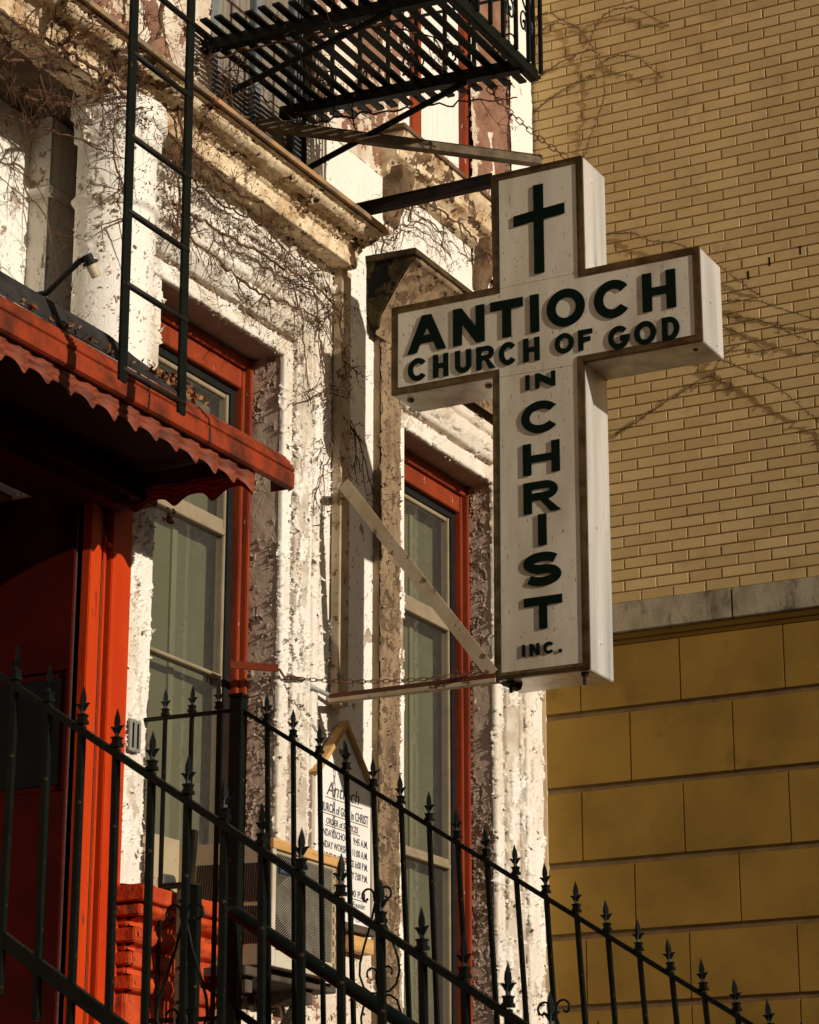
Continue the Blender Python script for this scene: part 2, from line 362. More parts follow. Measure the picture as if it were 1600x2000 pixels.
def arch_head(name, prof, xi, x0, zi, y, mat, parent, res=.0075, **kw):
    P, nn, arc = sample_profile(prof, res); k = max(2, int((xi - x0) / res)); u = np.linspace(0, 1, k)
    U, I = np.meshgrid(u, np.arange(len(P)), indexing='ij')
    t = P[:, 0][I]; off = P[:, 1][I]
    X = x0 + U * (xi + t - x0); Z = zi + t; Y = y - off
    Bp = np.stack([X, Y, Z], -1); Nn = np.stack([np.zeros_like(X), -nn[:, 1][I], nn[:, 0][I]], -1)
    kw.setdefault('sx', .10); kw.setdefault('sz', .05)
    return relief(name, Bp, Nn, X, Z + off, mat, parent, **kw)

# ------------------------------------------------------------------ ground
def struct(name, mb, mat): return tag(mb.build(name, mat), kind='structure')
struct('ground', MB().box((-60, -60, -.30), (60, 60, -.15)), ASPH)
struct('pavement', MB().box((-60, -4, -.146), (60, 8.5, 0)), CONC)

# ------------------------------------------------------------------ neighbouring building
nb = thing('brick_building', (XW, 6, 0), 'buff brick building with smooth ochre stone blocks below its grey ledge', 'building')
MB().box((XW + .03, -3, 0), (XW + 8, 12, 13)).build('core_wall', MORTAR, nb)
MB().box((XW + .0035, -3, 5.545), (XW + .03, 6.6, 13)).build('mortar_bed', MORTAR, nb)
r = np.random.RandomState(5)
V = []; F = []; TN = []
rows = int((12.6 - 5.55) / .0677)
for i in range(rows):
    z0 = 5.556 + i * .0677; off = (i % 2) * .1016 + .035
    for j in range(0, 46):
        y0 = 6.62 - off - j * .2032 - .0 ; y1 = y0 - .1932
        if y1 < -2.9: break
        if y0 > 6.6: y0 = 6.6
        e = r.rand() * .0016; jy = (r.rand() - .5) * .003; jz = (r.rand() - .5) * .002; tn = r.rand() * (1.0 if r.rand() > .12 else 1.9); tilt = (r.rand()-.5)*.0016
        xf = XW - .0015 - e; b = .0022; n = len(V)
        a0, a1, c0, c1 = y0 + jy, y1 + jy, z0 + jz, z0 + .0587 + jz
        V += [(XW+.008, a0, c0), (XW+.008, a1, c0), (XW+.008, a1, c1), (XW+.008, a0, c1),
              (xf+.0015, a0, c0), (xf+.0015, a1, c0), (xf+.0015, a1, c1), (xf+.0015, a0, c1),
              (xf + tilt, a0-b, c0+b), (xf - tilt, a1+b, c0+b), (xf - tilt, a1+b, c1-b), (xf + tilt, a0-b, c1-b)]
        F += [(n+8, n+11, n+10, n+9)]
        for k in range(4):
            l = (k+1) % 4
            F += [(n+k, n+l, n+4+l, n+4+k), (n+4+k, n+4+l, n+8+l, n+8+k)]
        TN += [tn] * 12
me = bpy.data.meshes.new('brickwork'); me.from_pydata(V, [], F)
at = me.attributes.new('tone', 'FLOAT', 'POINT'); at.data.foreach_set('value', np.array(TN, dtype=np.float32)); me.update()
bm = bmesh.new(); bm.from_mesh(me); bmesh.ops.recalc_face_normals(bm, faces=bm.faces); bm.to_mesh(me); bm.free()
link('brickwork', me, BRICK, nb)
for ya, za in ((4.487, 7.528), (4.623, 7.467), (4.294, 7.562)):
    MB().box((XW - .0035, ya - .006, za - .028), (XW + .01, ya + .006, za + .028)).build('weep_hole', DARK, nb)
# stone ledge in lengths, and its small moulding below
for k, (ya, yb) in enumerate(((6.6, 6.16), (6.155, 4.795), (4.788, 3.4), (3.393, 2.0), (1.993, .6), (.593, -2.9))):
    MB().box((XW - .055, ya, 5.365), (XW + .03, yb, 5.54)).build('ledge_stone', LEDGE, nb, bevel=.004)
MB().box((XW - .03, -2.9, 5.33), (XW + .03, 6.6, 5.362)).box((XW - .012, -2.9, 5.30), (XW + .03, 6.6, 5.327)).build('ledge_moulding', BLOCK, nb, bevel=.003)
mb = MB(); gz = [5.297, 4.91, 4.470, 4.031, 3.620, 3.215, 2.80, 2.39, 1.98, 1.57, 1.16, .75, .34, 0]
joints = [5.767, 5.459, 5.773, 5.455, 5.765]
for k in range(len(gz) - 1):
    zt = gz[k] - (.0 if k == 0 else .018); zb = gz[k+1] + .018
    y = 6.6; jy = joints[k % 5] if k < 5 else 5.455 + .31 * (k % 2)
    ys = [6.6] + [jy - .6285 * q for q in range(0, 15)]
    if k % 2: ys.insert(1, jy + .6285) if jy + .6285 < 6.6 else None
    for ya, yb in zip(ys[:-1], ys[1:]):
        e = rng.random() * .002
        mb.box((XW - .012 - e, ya - .0015, zb), (XW + .03, yb + .0015, zt))
mb.build('stone_blocks', BLOCK, nb, bevel=.0035)
mb = MB()
for z in gz[1:-1]: mb.box((XW - .002, -2.9, z - .0175), (XW + .03, 6.6, z + .0175))
mb.build('groove_band', GROOVE, nb)

# row of low brick houses across the street: out of frame, it closes the street and shows in reflections
op = thing('street_row', (0, -17, 0), 'low dark brick row across the street, behind the camera', 'building')
MB().box((-30, -27, 0), (45, -17, 7.2)).box((-30, -27.1, 7.2), (45, -16.8, 7.5)).build('wall', WALLP, op)
for i in range(24):
    for z_ in (1.0, 4.2): MB().box((-28 + i*3, -16.99, z_), (-26.9 + i*3, -16.95, z_ + 1.9)).build('window', DARK, op)

# ------------------------------------------------------------------ brownstone church building
ch = thing('brownstone_church', (9, D, 0), 'old brownstone row house with peeling white paint and red window frames', 'building')
OP = [(8.98, 10.09, 3.30, 6.18), (11.375, 12.49, 2.92, 6.20)]
# masonry core behind the relief skins (recessed so nothing is coplanar), pieced round the openings
core = MB()
Y0, Y1 = D + .012, D + 5
def corebox(x0, x1, z0, z1, y=Y0): core.box((x0, y, z0), (x1, Y1, z1))
corebox(-2, 6.7, 0, 12); corebox(6.7, 8.62, 5.0, 6.1, D + .38); corebox(6.7, 8.47, 0, 2.5); corebox(6.7, 8.62, 6.1, 6.9, D + .38); corebox(8.62, 8.98, 5.0, 7.0); corebox(8.47, 8.98, 0, 4.999)
corebox(6.7, 8.62, 6.9, 12); corebox(8.62, 8.98, 7.0, 12)
corebox(8.98, 10.09, 0, 3.3); corebox(8.98, 10.09, 6.18, 7.08); corebox(10.09, 11.375, 0, 7.08)
corebox(11.375, 12.49, 0, 2.92); corebox(11.375, 12.49, 6.20, 7.88)
corebox(12.49, 13.09, 0, 12); corebox(8.98, 9.35, 7.08, 12); corebox(10.35, 11.375, 7.08, 12); corebox(9.35, 10.35, 9.6, 12); corebox(11.375, 12.24, 10.2, 12)
core.box((8.98, D+.5, 3.3), (10.09, Y1, 6.18)); core.box((11.375, D+.5, 2.92), (12.49, Y1, 6.2)); core.box((9.35, D+.3, 7.08), (10.35, Y1, 9.6)); core.box((11.375, D+.3, 7.88), (12.24, Y1, 10.2))
core.box((12.24, D + .03, 7.88), (12.49, Y1, 12))
core.build('masonry_wall', WALLP, ch)

# wall skins
wall_panel('white_pier', 8.80, 8.985, 2.3, 6.2, D, WHITE, ch, thr=.40, thick=.006, lift=.016, sx=.05, sz=.16, seed=3, res=.005, crack=.014, flakes=120, fsize=.02)
wall_panel('lower_wall', 8.98, 11.10, 2.2, 3.32, D, BROWN, ch, thr=.48, thick=.006, lift=.014, sx=.11, sz=.12, seed=4, bigamp=.012, crack=.015, flakes=300, fsize=.022)
wall_panel('wall_field', 10.655, 11.105, 3.30, 7.10, D, WHITE2, ch, thr=.26, thick=.003, lift=.005, sx=.07, sz=.14, seed=5, crack=.006)
wall_panel('upper_wall', 10.3, 12.50, 7.0, 7.62, D - .004, WHITE2, ch, thr=.27, thick=.004, lift=.008, sx=.12, sz=.2, seed=6, bigamp=.012)
wall_panel('brown_wall', 10.34, 11.39, 7.60, 9.9, D - .002, BROWN, ch, thr=.47, thick=.007, lift=.012, sx=.16, sz=.3, seed=7, bigamp=.02)
wall_panel('brown_wall', 7.2, 9.36, 7.02, 8.4, D - .002, BROWN, ch, thr=.50, thick=.007, lift=.012, sx=.14, sz=.2, seed=8, bigamp=.02)
wall_panel('brown_wall', 9.36, 10.34, 7.0, 7.16, D - .002, BROWN, ch, thr=.44, thick=.007, lift=.012, sx=.14, sz=.2, seed=18, bigamp=.02)
# right of the upper window: flaking brownstone strips
wall_panel('flaking_stone', 12.24, 12.76, 7.5, 10.3, D - .01, BROWN, ch, thr=.60, thick=.012, lift=.006, sx=.12, sz=.9, seed=21, bigamp=.03)
wall_panel('flaking_stone', 12.76, 13.075, 7.5, 10.3, D - .025, WHITE2, ch, thr=.36, thick=.012, lift=.004, sx=.35, sz=1.1, seed=16, bigamp=.012)
side_panel('stone_edge', 12.76, D - .03, D + .0, 7.5, 10.3, BROWN, ch, thr=.5, seed=23)

# window 1 architrave (moulded, flaking) and its pier
PR1 = [(0, 0.0), (.0, .020), (.07, .020), (.076, -.045), (.112, -.045), (.125, .02), (.175, .055), (.215, .058), (.235, .015), (.262, .015), (.275, .045), (.315, .045), (.325, -.03), (.365, -.03), (.375, .018), (.57, .018)]
arch_jamb('architrave', PR1, 10.09, 3.2, 6.18, D, WHITE, ch, thrf=[(0, .26), (.10, .30), (.125, .50), (.19, .52), (.21, .34), (.30, .30), (.34, .44), (.40, .30), (.6, .30)], thick=.006, lift=.020, sx=.038, sz=.13, seed=31, res=.0052, crack=.010, flakes=420, fsize=.022)
arch_head('architrave', PR1[:13] + [(.42, .018)], 10.09, 8.6, 6.18, D, WHITE, ch, thr=.38, thick=.006, lift=.013, seed=32, res=.006, crack=.012, flakes=220)
# frieze and cornice of the first bay
moulding_x('frieze', [(D-.016, 6.60), (D-.016, 6.68), (D-.040, 6.685), (D-.045, 6.715), (D-.02, 6.73), (D-.02, 6.83)], 8.3, 10.62, WHITE, ch, thr=.38, thick=.006, lift=.013, sx=.13, sz=.05, seed=33, crack=.015, flakes=300, fsize=.022)
CP = [(D+.01, 6.825), (5.905, 6.815), (5.895, 6.90), (5.880, 6.908), (5.872, 6.92), (5.862, 6.925), (5.850, 6.935), (5.80, 6.94), (5.778, 6.955), (5.768, 6.978), (5.745, 6.985)]
CX0 = 6.4
moulding_x('cornice', CP, CX0, 10.60, RUSTY, ch, res=.007, thr=.36, thick=.004, lift=.014, sx=.07, sz=.05, seed=34, bigamp=.006, crack=.008, flakes=160, fsize=.020)
MB().prism([(D+.01, 6.827)] + CP[1:] + [(5.745, 7.02), (D+.01, 7.04)], lambda p: (10.595, p[0]+.004, p[1]+.002), lambda p: (10.60, p[0]+.004, p[1]+.002)).build('cornice_end', RUSTY, ch)
MB().prism([(5.718, 6.985), (D+.02, 7.03), (D+.02, 7.055), (5.718, 7.012)], lambda p: (CX0, *p), lambda p: (10.64, *p)).build('cornice_flashing', simple('rust_stained_flashing', (.42, .24, .11), (.20, .15, .10), 5, .6, bstr=.5, mapping=(1, 1, 1)), ch, bevel=.002)
# window 2 architrave
PR2 = [(0, 0.0), (.0, .020), (.08, .020), (.086, -.04), (.12, -.04), (.14, .02), (.20, .045), (.25, .045), (.262, .005), (.30, .005), (.31, .03), (.34, .03), (.35, -.02), (.38, -.02), (.39, .03), (.595, .03)]
arch_jamb('architrave', PR2, 12.49, 2.85, 6.20, D, WHITE, ch, thrf=[(0, .30), (.08, .34), (.12, .50), (.20, .44), (.24, .50), (.32, .50), (.36, .36), (.6, .34)], crack=.012, flakes=420, fsize=.02, thick=.007, lift=.018, sx=.05, sz=.13, seed=41, res=.0075, bigamp=.01)
arch_head('architrave', PR2[:9] + [(.29, .045), (.33, .05)], 12.49, 11.33, 6.20, D, WHITE, ch, thr=.40, thick=.007, lift=.016, seed=42, bigamp=.012)
wall_panel('jamb_strip', 11.275, 11.378, 2.85, 6.21, D - .012, WHITE2, ch, thr=.40, seed=43, thick=.006, lift=.012, sx=.05, sz=.2, res=.006)
# dirty pilaster between field and window 2
wall_panel('pilaster', 11.05, 11.278, 2.2, 6.62, D - .045, DIRTY, ch, thr=.50, thick=.006, lift=.014, sx=.022, sz=.045, seed=44, res=.0055, bigamp=.02, flakes=350, fsize=.010)
MB().box((11.052, D - .043, 2.2), (11.276, D + .02, 6.62)).build('pilaster_core', DIRTY, ch)
# hood over window 2 with its console end
HP = [(D - .05, 6.60), (D - .06, 6.66), (5.955, 6.72), (5.91, 6.79), (5.86, 6.87), (5.81, 6.94), (5.775, 6.975), (5.755, 6.985), (5.75, 7.01)]
moulding_x('window_hood', HP, 10.985, 12.85, DIRTY, ch, thr=.42, thick=.003, lift=.007, sx=.035, sz=.035, seed=45, bigamp=.005)
MB().prism([(D+.01, 6.80), (D - .012, 6.70), (D - .045, 6.615), (D - .075, 6.63)] + [(a+.004, b) for a, b in HP[2:]] + [(D+.01, 7.02)], lambda p: (10.965, *p), lambda p: (10.99, *p)).build('hood_console', simple('shaded_sooty_console_stone', (.06, .042, .014), (.022, .015, .006), 7, .9, spec=.08, bstr=.8, bscale=30, bdist=.015, c=(.006, .005, .004), cs=(6, .52, .56)), ch, bevel=.004)  # soot spots over a base colour darkened for the shaded end face
MB().prism([(5.735, 7.005), (D+.01, 7.015), (D+.01, 7.055), (5.735, 7.042)], lambda p: (10.95, *p), lambda p: (12.9, *p)).build('hood_cap', simple('sooty_cap_stone', (.09, .06, .03), (.03, .02, .01), 8, .9, spec=.08, bstr=.7), ch, bevel=.004)
# sill moulding below the upper window, on brackets
SP = [(D, 7.60), (D-.05, 7.62), (D-.055, 7.66), (D-.08, 7.69), (D-.115, 7.71), (D-.12, 7.76), (D-.145, 7.80), (D-.155, 7.815), (D-.165, 7.85)]
moulding_x('upper_sill', SP, 11.13, 12.9, RUSTY, ch, thr=.40, thick=.003, lift=.006, sx=.07, sz=.04, seed=51, bigamp=.003)
MB().prism(SP + [(D+.01, 7.85)], lambda p: (11.105, *p), lambda p: (11.135, *p)).build('sill_end', RUSTY, ch)
MB().prism([(D-.18, 7.845), (D+.01, 7.85), (D+.01, 7.885), (D-.18, 7.875)], lambda p: (11.08, *p), lambda p: (12.92, *p)).build('sill_cap', simple('brown_rotted_stone', (.20, .125, .07), (.09, .055, .03), 8, .85, bstr=.9, bscale=26, bdist=.012), ch, bevel=.004)
for xb in (11.14, 12.25):
    MB().prism([(D, 7.33), (D-.03, 7.36), (D-.045, 7.42), (D-.09, 7.50), (D-.13, 7.60), (D-.13, 7.66), (D, 7.66)], lambda p: (xb, *p), lambda p: (xb + .16, *p)).build('sill_bracket', MATS['brown_rotted_stone'], ch, bevel=.006)

# reveals
side_panel('window_reveal', 10.09, D - .01, 6.33, 3.3, 6.18, PURPLE, ch, thr=.38, thick=.003, lift=.013, sx=.022, sz=.045, seed=61, bigamp=.008, res=.005, flakes=300, fsize=.010)
side_panel('window_reveal', 12.49, D - .01, 6.33, 2.9, 6.20, PURPLE, ch, thr=.38, thick=.003, lift=.013, sx=.022, sz=.045, seed=62, bigamp=.008, res=.005, flakes=300, fsize=.010)
MB().box((8.97, D - .008, 6.178), (10.09, 6.34, 6.20)).build('reveal_soffit', SOFFIT, ch)
MB().box((11.36, D - .008, 6.198), (12.49, 6.34, 6.22)).build('reveal_soffit', SOFFIT, ch)
MB().box((8.975, D+.0, 3.2), (10.09, 6.5, 3.29)).build('window_sill', SOFFIT, ch)
MB().box((11.36, D, 2.83), (12.5, 6.5, 2.91)).build('window_sill', SOFFIT, ch)

def window(x0, x1, z0, z1, y, rails, strip_off):
    """red timber frame; tan metal sash, black gasket, panes and a shade behind the glass"""
    w = MB()
    fr = .115
    w.box((x1 - .032, y - .085, z0), (x1 - .004, y + .06, z1)).box((x1 - .060, y - .055, z0), (x1 - .0325, y + .06, z1))
    w.box((x0, y - .06, z0), (x0 + .06, y + .06, z1))
    w.box((x0 + .061, y - .075, z1 - .062), (x1 - .033, y + .06, z1 - .003)).box((x0 + .061, y - .05, z1 - .165), (x1 - .0605, y + .06, z1 - .0625))
    f = w.build('window', REDF, ch, bevel=.004)
    xa, xb = x0 + .061, x1 - .061
    zt = z1 - .166
    g = MB().box((xb - .045, y - .015, z0), (xb - .001, y + .05, zt)).box((xa, y - .015, zt - .04), (xb - .046, y + .05, zt - .001)).build('gasket', GASK, f)
    s = MB().box((xb - .068, y - .005, z0), (xb - .0455, y + .04, zt - .041)).box((xa, y - .005, z0), (xa + .03, y + .04, zt - .041)).box((xa + .031, y - .0, zt - .065), (xb - .069, y + .04, zt - .0415))
    for zr, hh in rails:
        s.box((xa + .031, y - .018, zr), (xb - .069, y + .035, zr + hh * .45)).box((xa + .031, y - .006, zr + hh * .45 + .001), (xb - .069, y + .035, zr + hh))
    s.build('sash', SASH, f, bevel=.003)
    zs = [z0] + [q for a, b in rails for q in (a, a + b)] + [zt - .065]
    for a, b in zip(zs[::2], zs[1::2]):
        MB().box((xa + .03, y + .014, a), (xb - .068, y + .018, b)).build('pane', GLASS, f)
    MB().box((xa, y + .10, z0), (xb, y + .11, zt)).build('shade', BLIND, f)
    MB().box((xa + strip_off, y + .088, z0), (xa + strip_off + .045, y + .096, zt)).build('reflection_strip', REFL, f)  # paler strip painted for the reflection of the corner in the glass
    return f
window(8.985, 10.085, 3.31, 6.175, 6.29, [(4.50, .022), (5.22, .085)], .60)
window(11.38, 12.485, 2.93, 6.195, 6.27, [(3.93, .055), (5.30, .095)], .62)

# upper openings
f = MB().box((11.55, D+.02, 7.88), (11.665, D+.07, 10.2)).box((12.185, D+.0, 7.88), (12.24, D+.07, 10.2)).box((11.375, D+.02, 9.9), (11.549, D+.07, 10.2)).box((11.666, D+.02, 9.9), (12.184, D+.07, 10.2)).build('window', REDF, ch, bevel=.003)
MB().box((11.38, D+.04, 7.88), (11.549, D+.08, 9.899)).build('boarding', UPWOOD, f)
MB().box((11.667, D+.04, 7.88), (12.184, D+.08, 9.899)).build('boarding', UPWOOD, f)
f = MB().box((9.36, D+.03, 7.16), (9.48, D+.12, 9.5)).box((10.22, D+.03, 7.16), (10.34, D+.12, 9.5)).box((9.481, D+.03, 7.16), (10.219, D+.12, 7.26)).box((9.83, D+.03, 7.261), (9.89, D+.12, 9.5)).build('window', simple('blue_grey_timber', (.17, .19, .19), (.11, .13, .14), 7, .6, bstr=.3), ch, bevel=.004)
GWB = simple('grey_weathered_board', (.25, .21, .16), (.15, .12, .09), 9, .8, bstr=.4, mapping=(3, 1, .2))
MB().box((9.481, D+.07, 7.261), (9.829, D+.10, 9.5)).build('boarding', GWB, f)
MB().box((9.891, D+.07, 7.261), (10.219, D+.10, 9.5)).build('boarding', GWB, f)

# door bay: recessed arch wall above, columns, red door case below
wall_panel('arch_wall', 6.7, 8.62, 5.0, 6.84, D + .36, WHITE2, ch, thr=.30, thick=.004, lift=.006, sx=.12, sz=.16, seed=71)
MB().box((6.5, 5.93, 6.826), (8.62, D + .40, 6.86)).build('portal_soffit', simple('shade_dark_soffit', (.13, .09, .055), (.07, .045, .03), 5, .8, bstr=.5), ch)  # brown taken darker: the deep shade of the recess is in the colour
mb = MB()
for rad, yy, rr in ((.66, D + .33, .035), (.56, D + .34, .024), (.78, D + .345, .02)):
    mb.tube([(7.42 + rad*math.cos(a)*1.0, yy, 5.72 + rad*.98*math.sin(a)) for a in [math.radians(q) for q in range(-30, 211, 6)]], rr, 8)
mb.build('arch_moulding', WHITE2 if False else UPWOOD, ch, smooth=True)
# narrow colonnette between arch and column
side_panel('colonnette_side', 8.426, 6.30, D + .36, 5.0, 6.42, WHITE2, ch, thr=.24, thick=.003, lift=.006, sx=.03, sz=.08, seed=91, crack=.008, res=.006)
wall_panel('colonnette_front', 8.43, 8.62, 5.0, 6.42, 6.296, WHITE2, ch, thr=.24, thick=.003, lift=.006, sx=.03, sz=.08, seed=92, crack=.008, res=.006)
side_panel('colonnette_side', 8.416, 6.29, D + .36, 6.478, 6.822, WHITE2, ch, thr=.30, thick=.003, lift=.008, sx=.03, sz=.05, seed=93, crack=.008, res=.006)
MB().box((8.43, 6.30, 5.0), (8.62, D + .40, 6.42)).build('colonnette', UPWOOD, ch, bevel=.006)
MB().box((8.40, 6.27, 6.422), (8.62, D + .41, 6.475)).box((8.42, 6.29, 6.476), (8.62, D + .40, 6.825)).build('colonnette_capital', UPWOOD, ch, bevel=.01)
cx, cy, cr = 8.54, D - .03, .185
th = np.linspace(math.radians(150), math.radians(385), 74); zs = np.arange(5.3, 6.83, .0075)
A, Z = np.meshgrid(th, zs, indexing='ij')
swell = np.where((Z > 6.30) & (Z < 6.36), .022*np.sin((Z-6.30)/.06*math.pi), 0) + np.where(Z > 6.62, .02, 0) + np.where(Z > 6.73, .02, 0)
Bp = np.stack([cx + (cr+swell)*np.cos(A), cy + (cr+swell)*np.sin(A), Z], -1); Nn = np.stack([np.cos(A), np.sin(A), np.zeros_like(A)], -1)
relief('column', Bp, Nn, A * cr, Z, WHITE2, ch, crack=.010, flakes=220, fsize=.013, thr=.22, thick=.0035, lift=.007, sx=.04, sz=.10, seed=72)
# red door case: pilaster with fluted edge, reveal, door, lintel
dc = MB().box((8.47, D - .03, 2.3), (8.535, D + .04, 5.02)).box((8.536, D - .005, 2.3), (8.592, D + .04, 5.02)).box((8.592, D + .10, 2.3), (8.628, D + .14, 5.02)).box((8.628, D - .035, 2.3), (8.665, D + .14, 5.02)).box((8.6655, D - .02, 2.3), (8.80, D + .04, 5.02)).build('door_case', RED, ch, bevel=.004)
MB().box((8.545, D - .016, 2.3), (8.565, D - .004, 4.8)).box((8.595, D - .014, 2.3), (8.615, D - .004, 4.82)).box((8.60, D - .03, 4.765), (8.665, D - .012, 4.79)).build('case_beading', RED, dc, bevel=.003)
mb = MB()
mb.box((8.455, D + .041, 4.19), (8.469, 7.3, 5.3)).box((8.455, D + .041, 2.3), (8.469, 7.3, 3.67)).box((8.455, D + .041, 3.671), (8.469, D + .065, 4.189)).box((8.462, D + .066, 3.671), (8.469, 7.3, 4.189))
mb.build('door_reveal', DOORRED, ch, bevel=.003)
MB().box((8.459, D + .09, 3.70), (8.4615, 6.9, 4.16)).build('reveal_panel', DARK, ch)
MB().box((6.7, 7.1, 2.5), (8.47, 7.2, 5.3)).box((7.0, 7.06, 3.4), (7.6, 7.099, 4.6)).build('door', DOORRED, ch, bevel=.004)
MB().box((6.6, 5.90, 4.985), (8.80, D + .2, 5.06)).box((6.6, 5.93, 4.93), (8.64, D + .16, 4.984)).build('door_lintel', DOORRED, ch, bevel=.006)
MB().box((6.3, D - .03, 2.3), (6.7, D + .1, 5.02)).build('door_case', RED, ch, bevel=.004)
# red painted window base with worn mouldings
RB = [(D+.0, 2.2), (5.985, 2.22), (5.985, 2.62), (5.95, 2.66), (5.965, 2.70), (5.93, 2.74), (5.93, 2.80), (5.965, 2.83), (5.965, 2.93), (5.93, 2.96), (5.90, 3.0), (5.93, 3.03), (5.93, 3.09), (5.90, 3.115), (5.885, 3.15), (5.905, 3.175), (5.87, 3.20), (5.85, 3.235), (5.85, 3.30), (D, 3.325)]
RB = [(5.99, 2.2), (5.99, 2.60), (5.955, 2.61), (5.95, 2.66), (5.985, 2.672), (5.988, 2.86), (5.95, 2.872), (5.938, 2.90), (5.95, 2.928), (5.985, 2.94), (5.985, 2.965), (5.955, 2.975), (5.955, 3.03), (5.985, 3.042), (5.985, 3.055), (5.945, 3.07), (5.93, 3.10), (5.945, 3.13), (5.98, 3.142), (5.978, 3.165), (5.93, 3.18), (5.90, 3.205), (5.905, 3.225), (5.93, 3.228), (5.885, 3.24), (5.88, 3.30), (D, 3.325)]
moulding_x('window_base', RB, 8.80, 9.50, REDSTONE, ch, thr=.32, thick=.003, lift=.005, sx=.10, sz=.035, seed=81, bigamp=.007)
MB().prism([(a + .006, b - .004) for a, b in RB], lambda p: (9.49, *p), lambda p: (9.497, *p)).build('base_end', REDSTONE, ch)
for z0_, z1_, p_ in ((2.2, 2.60, .055), (2.612, 2.66, .095), (2.672, 2.86, .058), (2.872, 2.93, .105), (2.942, 2.965, .06), (2.976, 3.03, .09), (3.042, 3.056, .06), (3.07, 3.13, .11), (3.142, 3.168, .065), (3.18, 3.226, .14), (3.238, 3.31, .165)):
    MB().box((8.803 - p_ * .25, D - p_ - .004, z0_), (8.86, D - .001, z1_)).build('moulding_return', REDSTONE, ch, bevel=.006)
MB().box((8.806, D - .05, 2.2), (8.85, D - .002, 3.30)).build('base_core', REDSTONE, ch)
# house number plate on the pier
pl = MB().box((8.815, D - .030, 3.905), (8.905, D - .018, 4.045)).build('number_plate', PLATE, ch, bevel=.002)
MB().box((8.835, D - .034, 3.92), (8.845, D - .0305, 4.03)).box((8.872, D - .034, 3.92), (8.882, D - .0305, 4.03)).build('number', LET, pl)
# buff corner bead where the two buildings meet
MB().box((13.078, D - .06, 2.0), (13.0995, D + .05, 7.5)).build('corner_bead', CORNER, ch, bevel=.003)

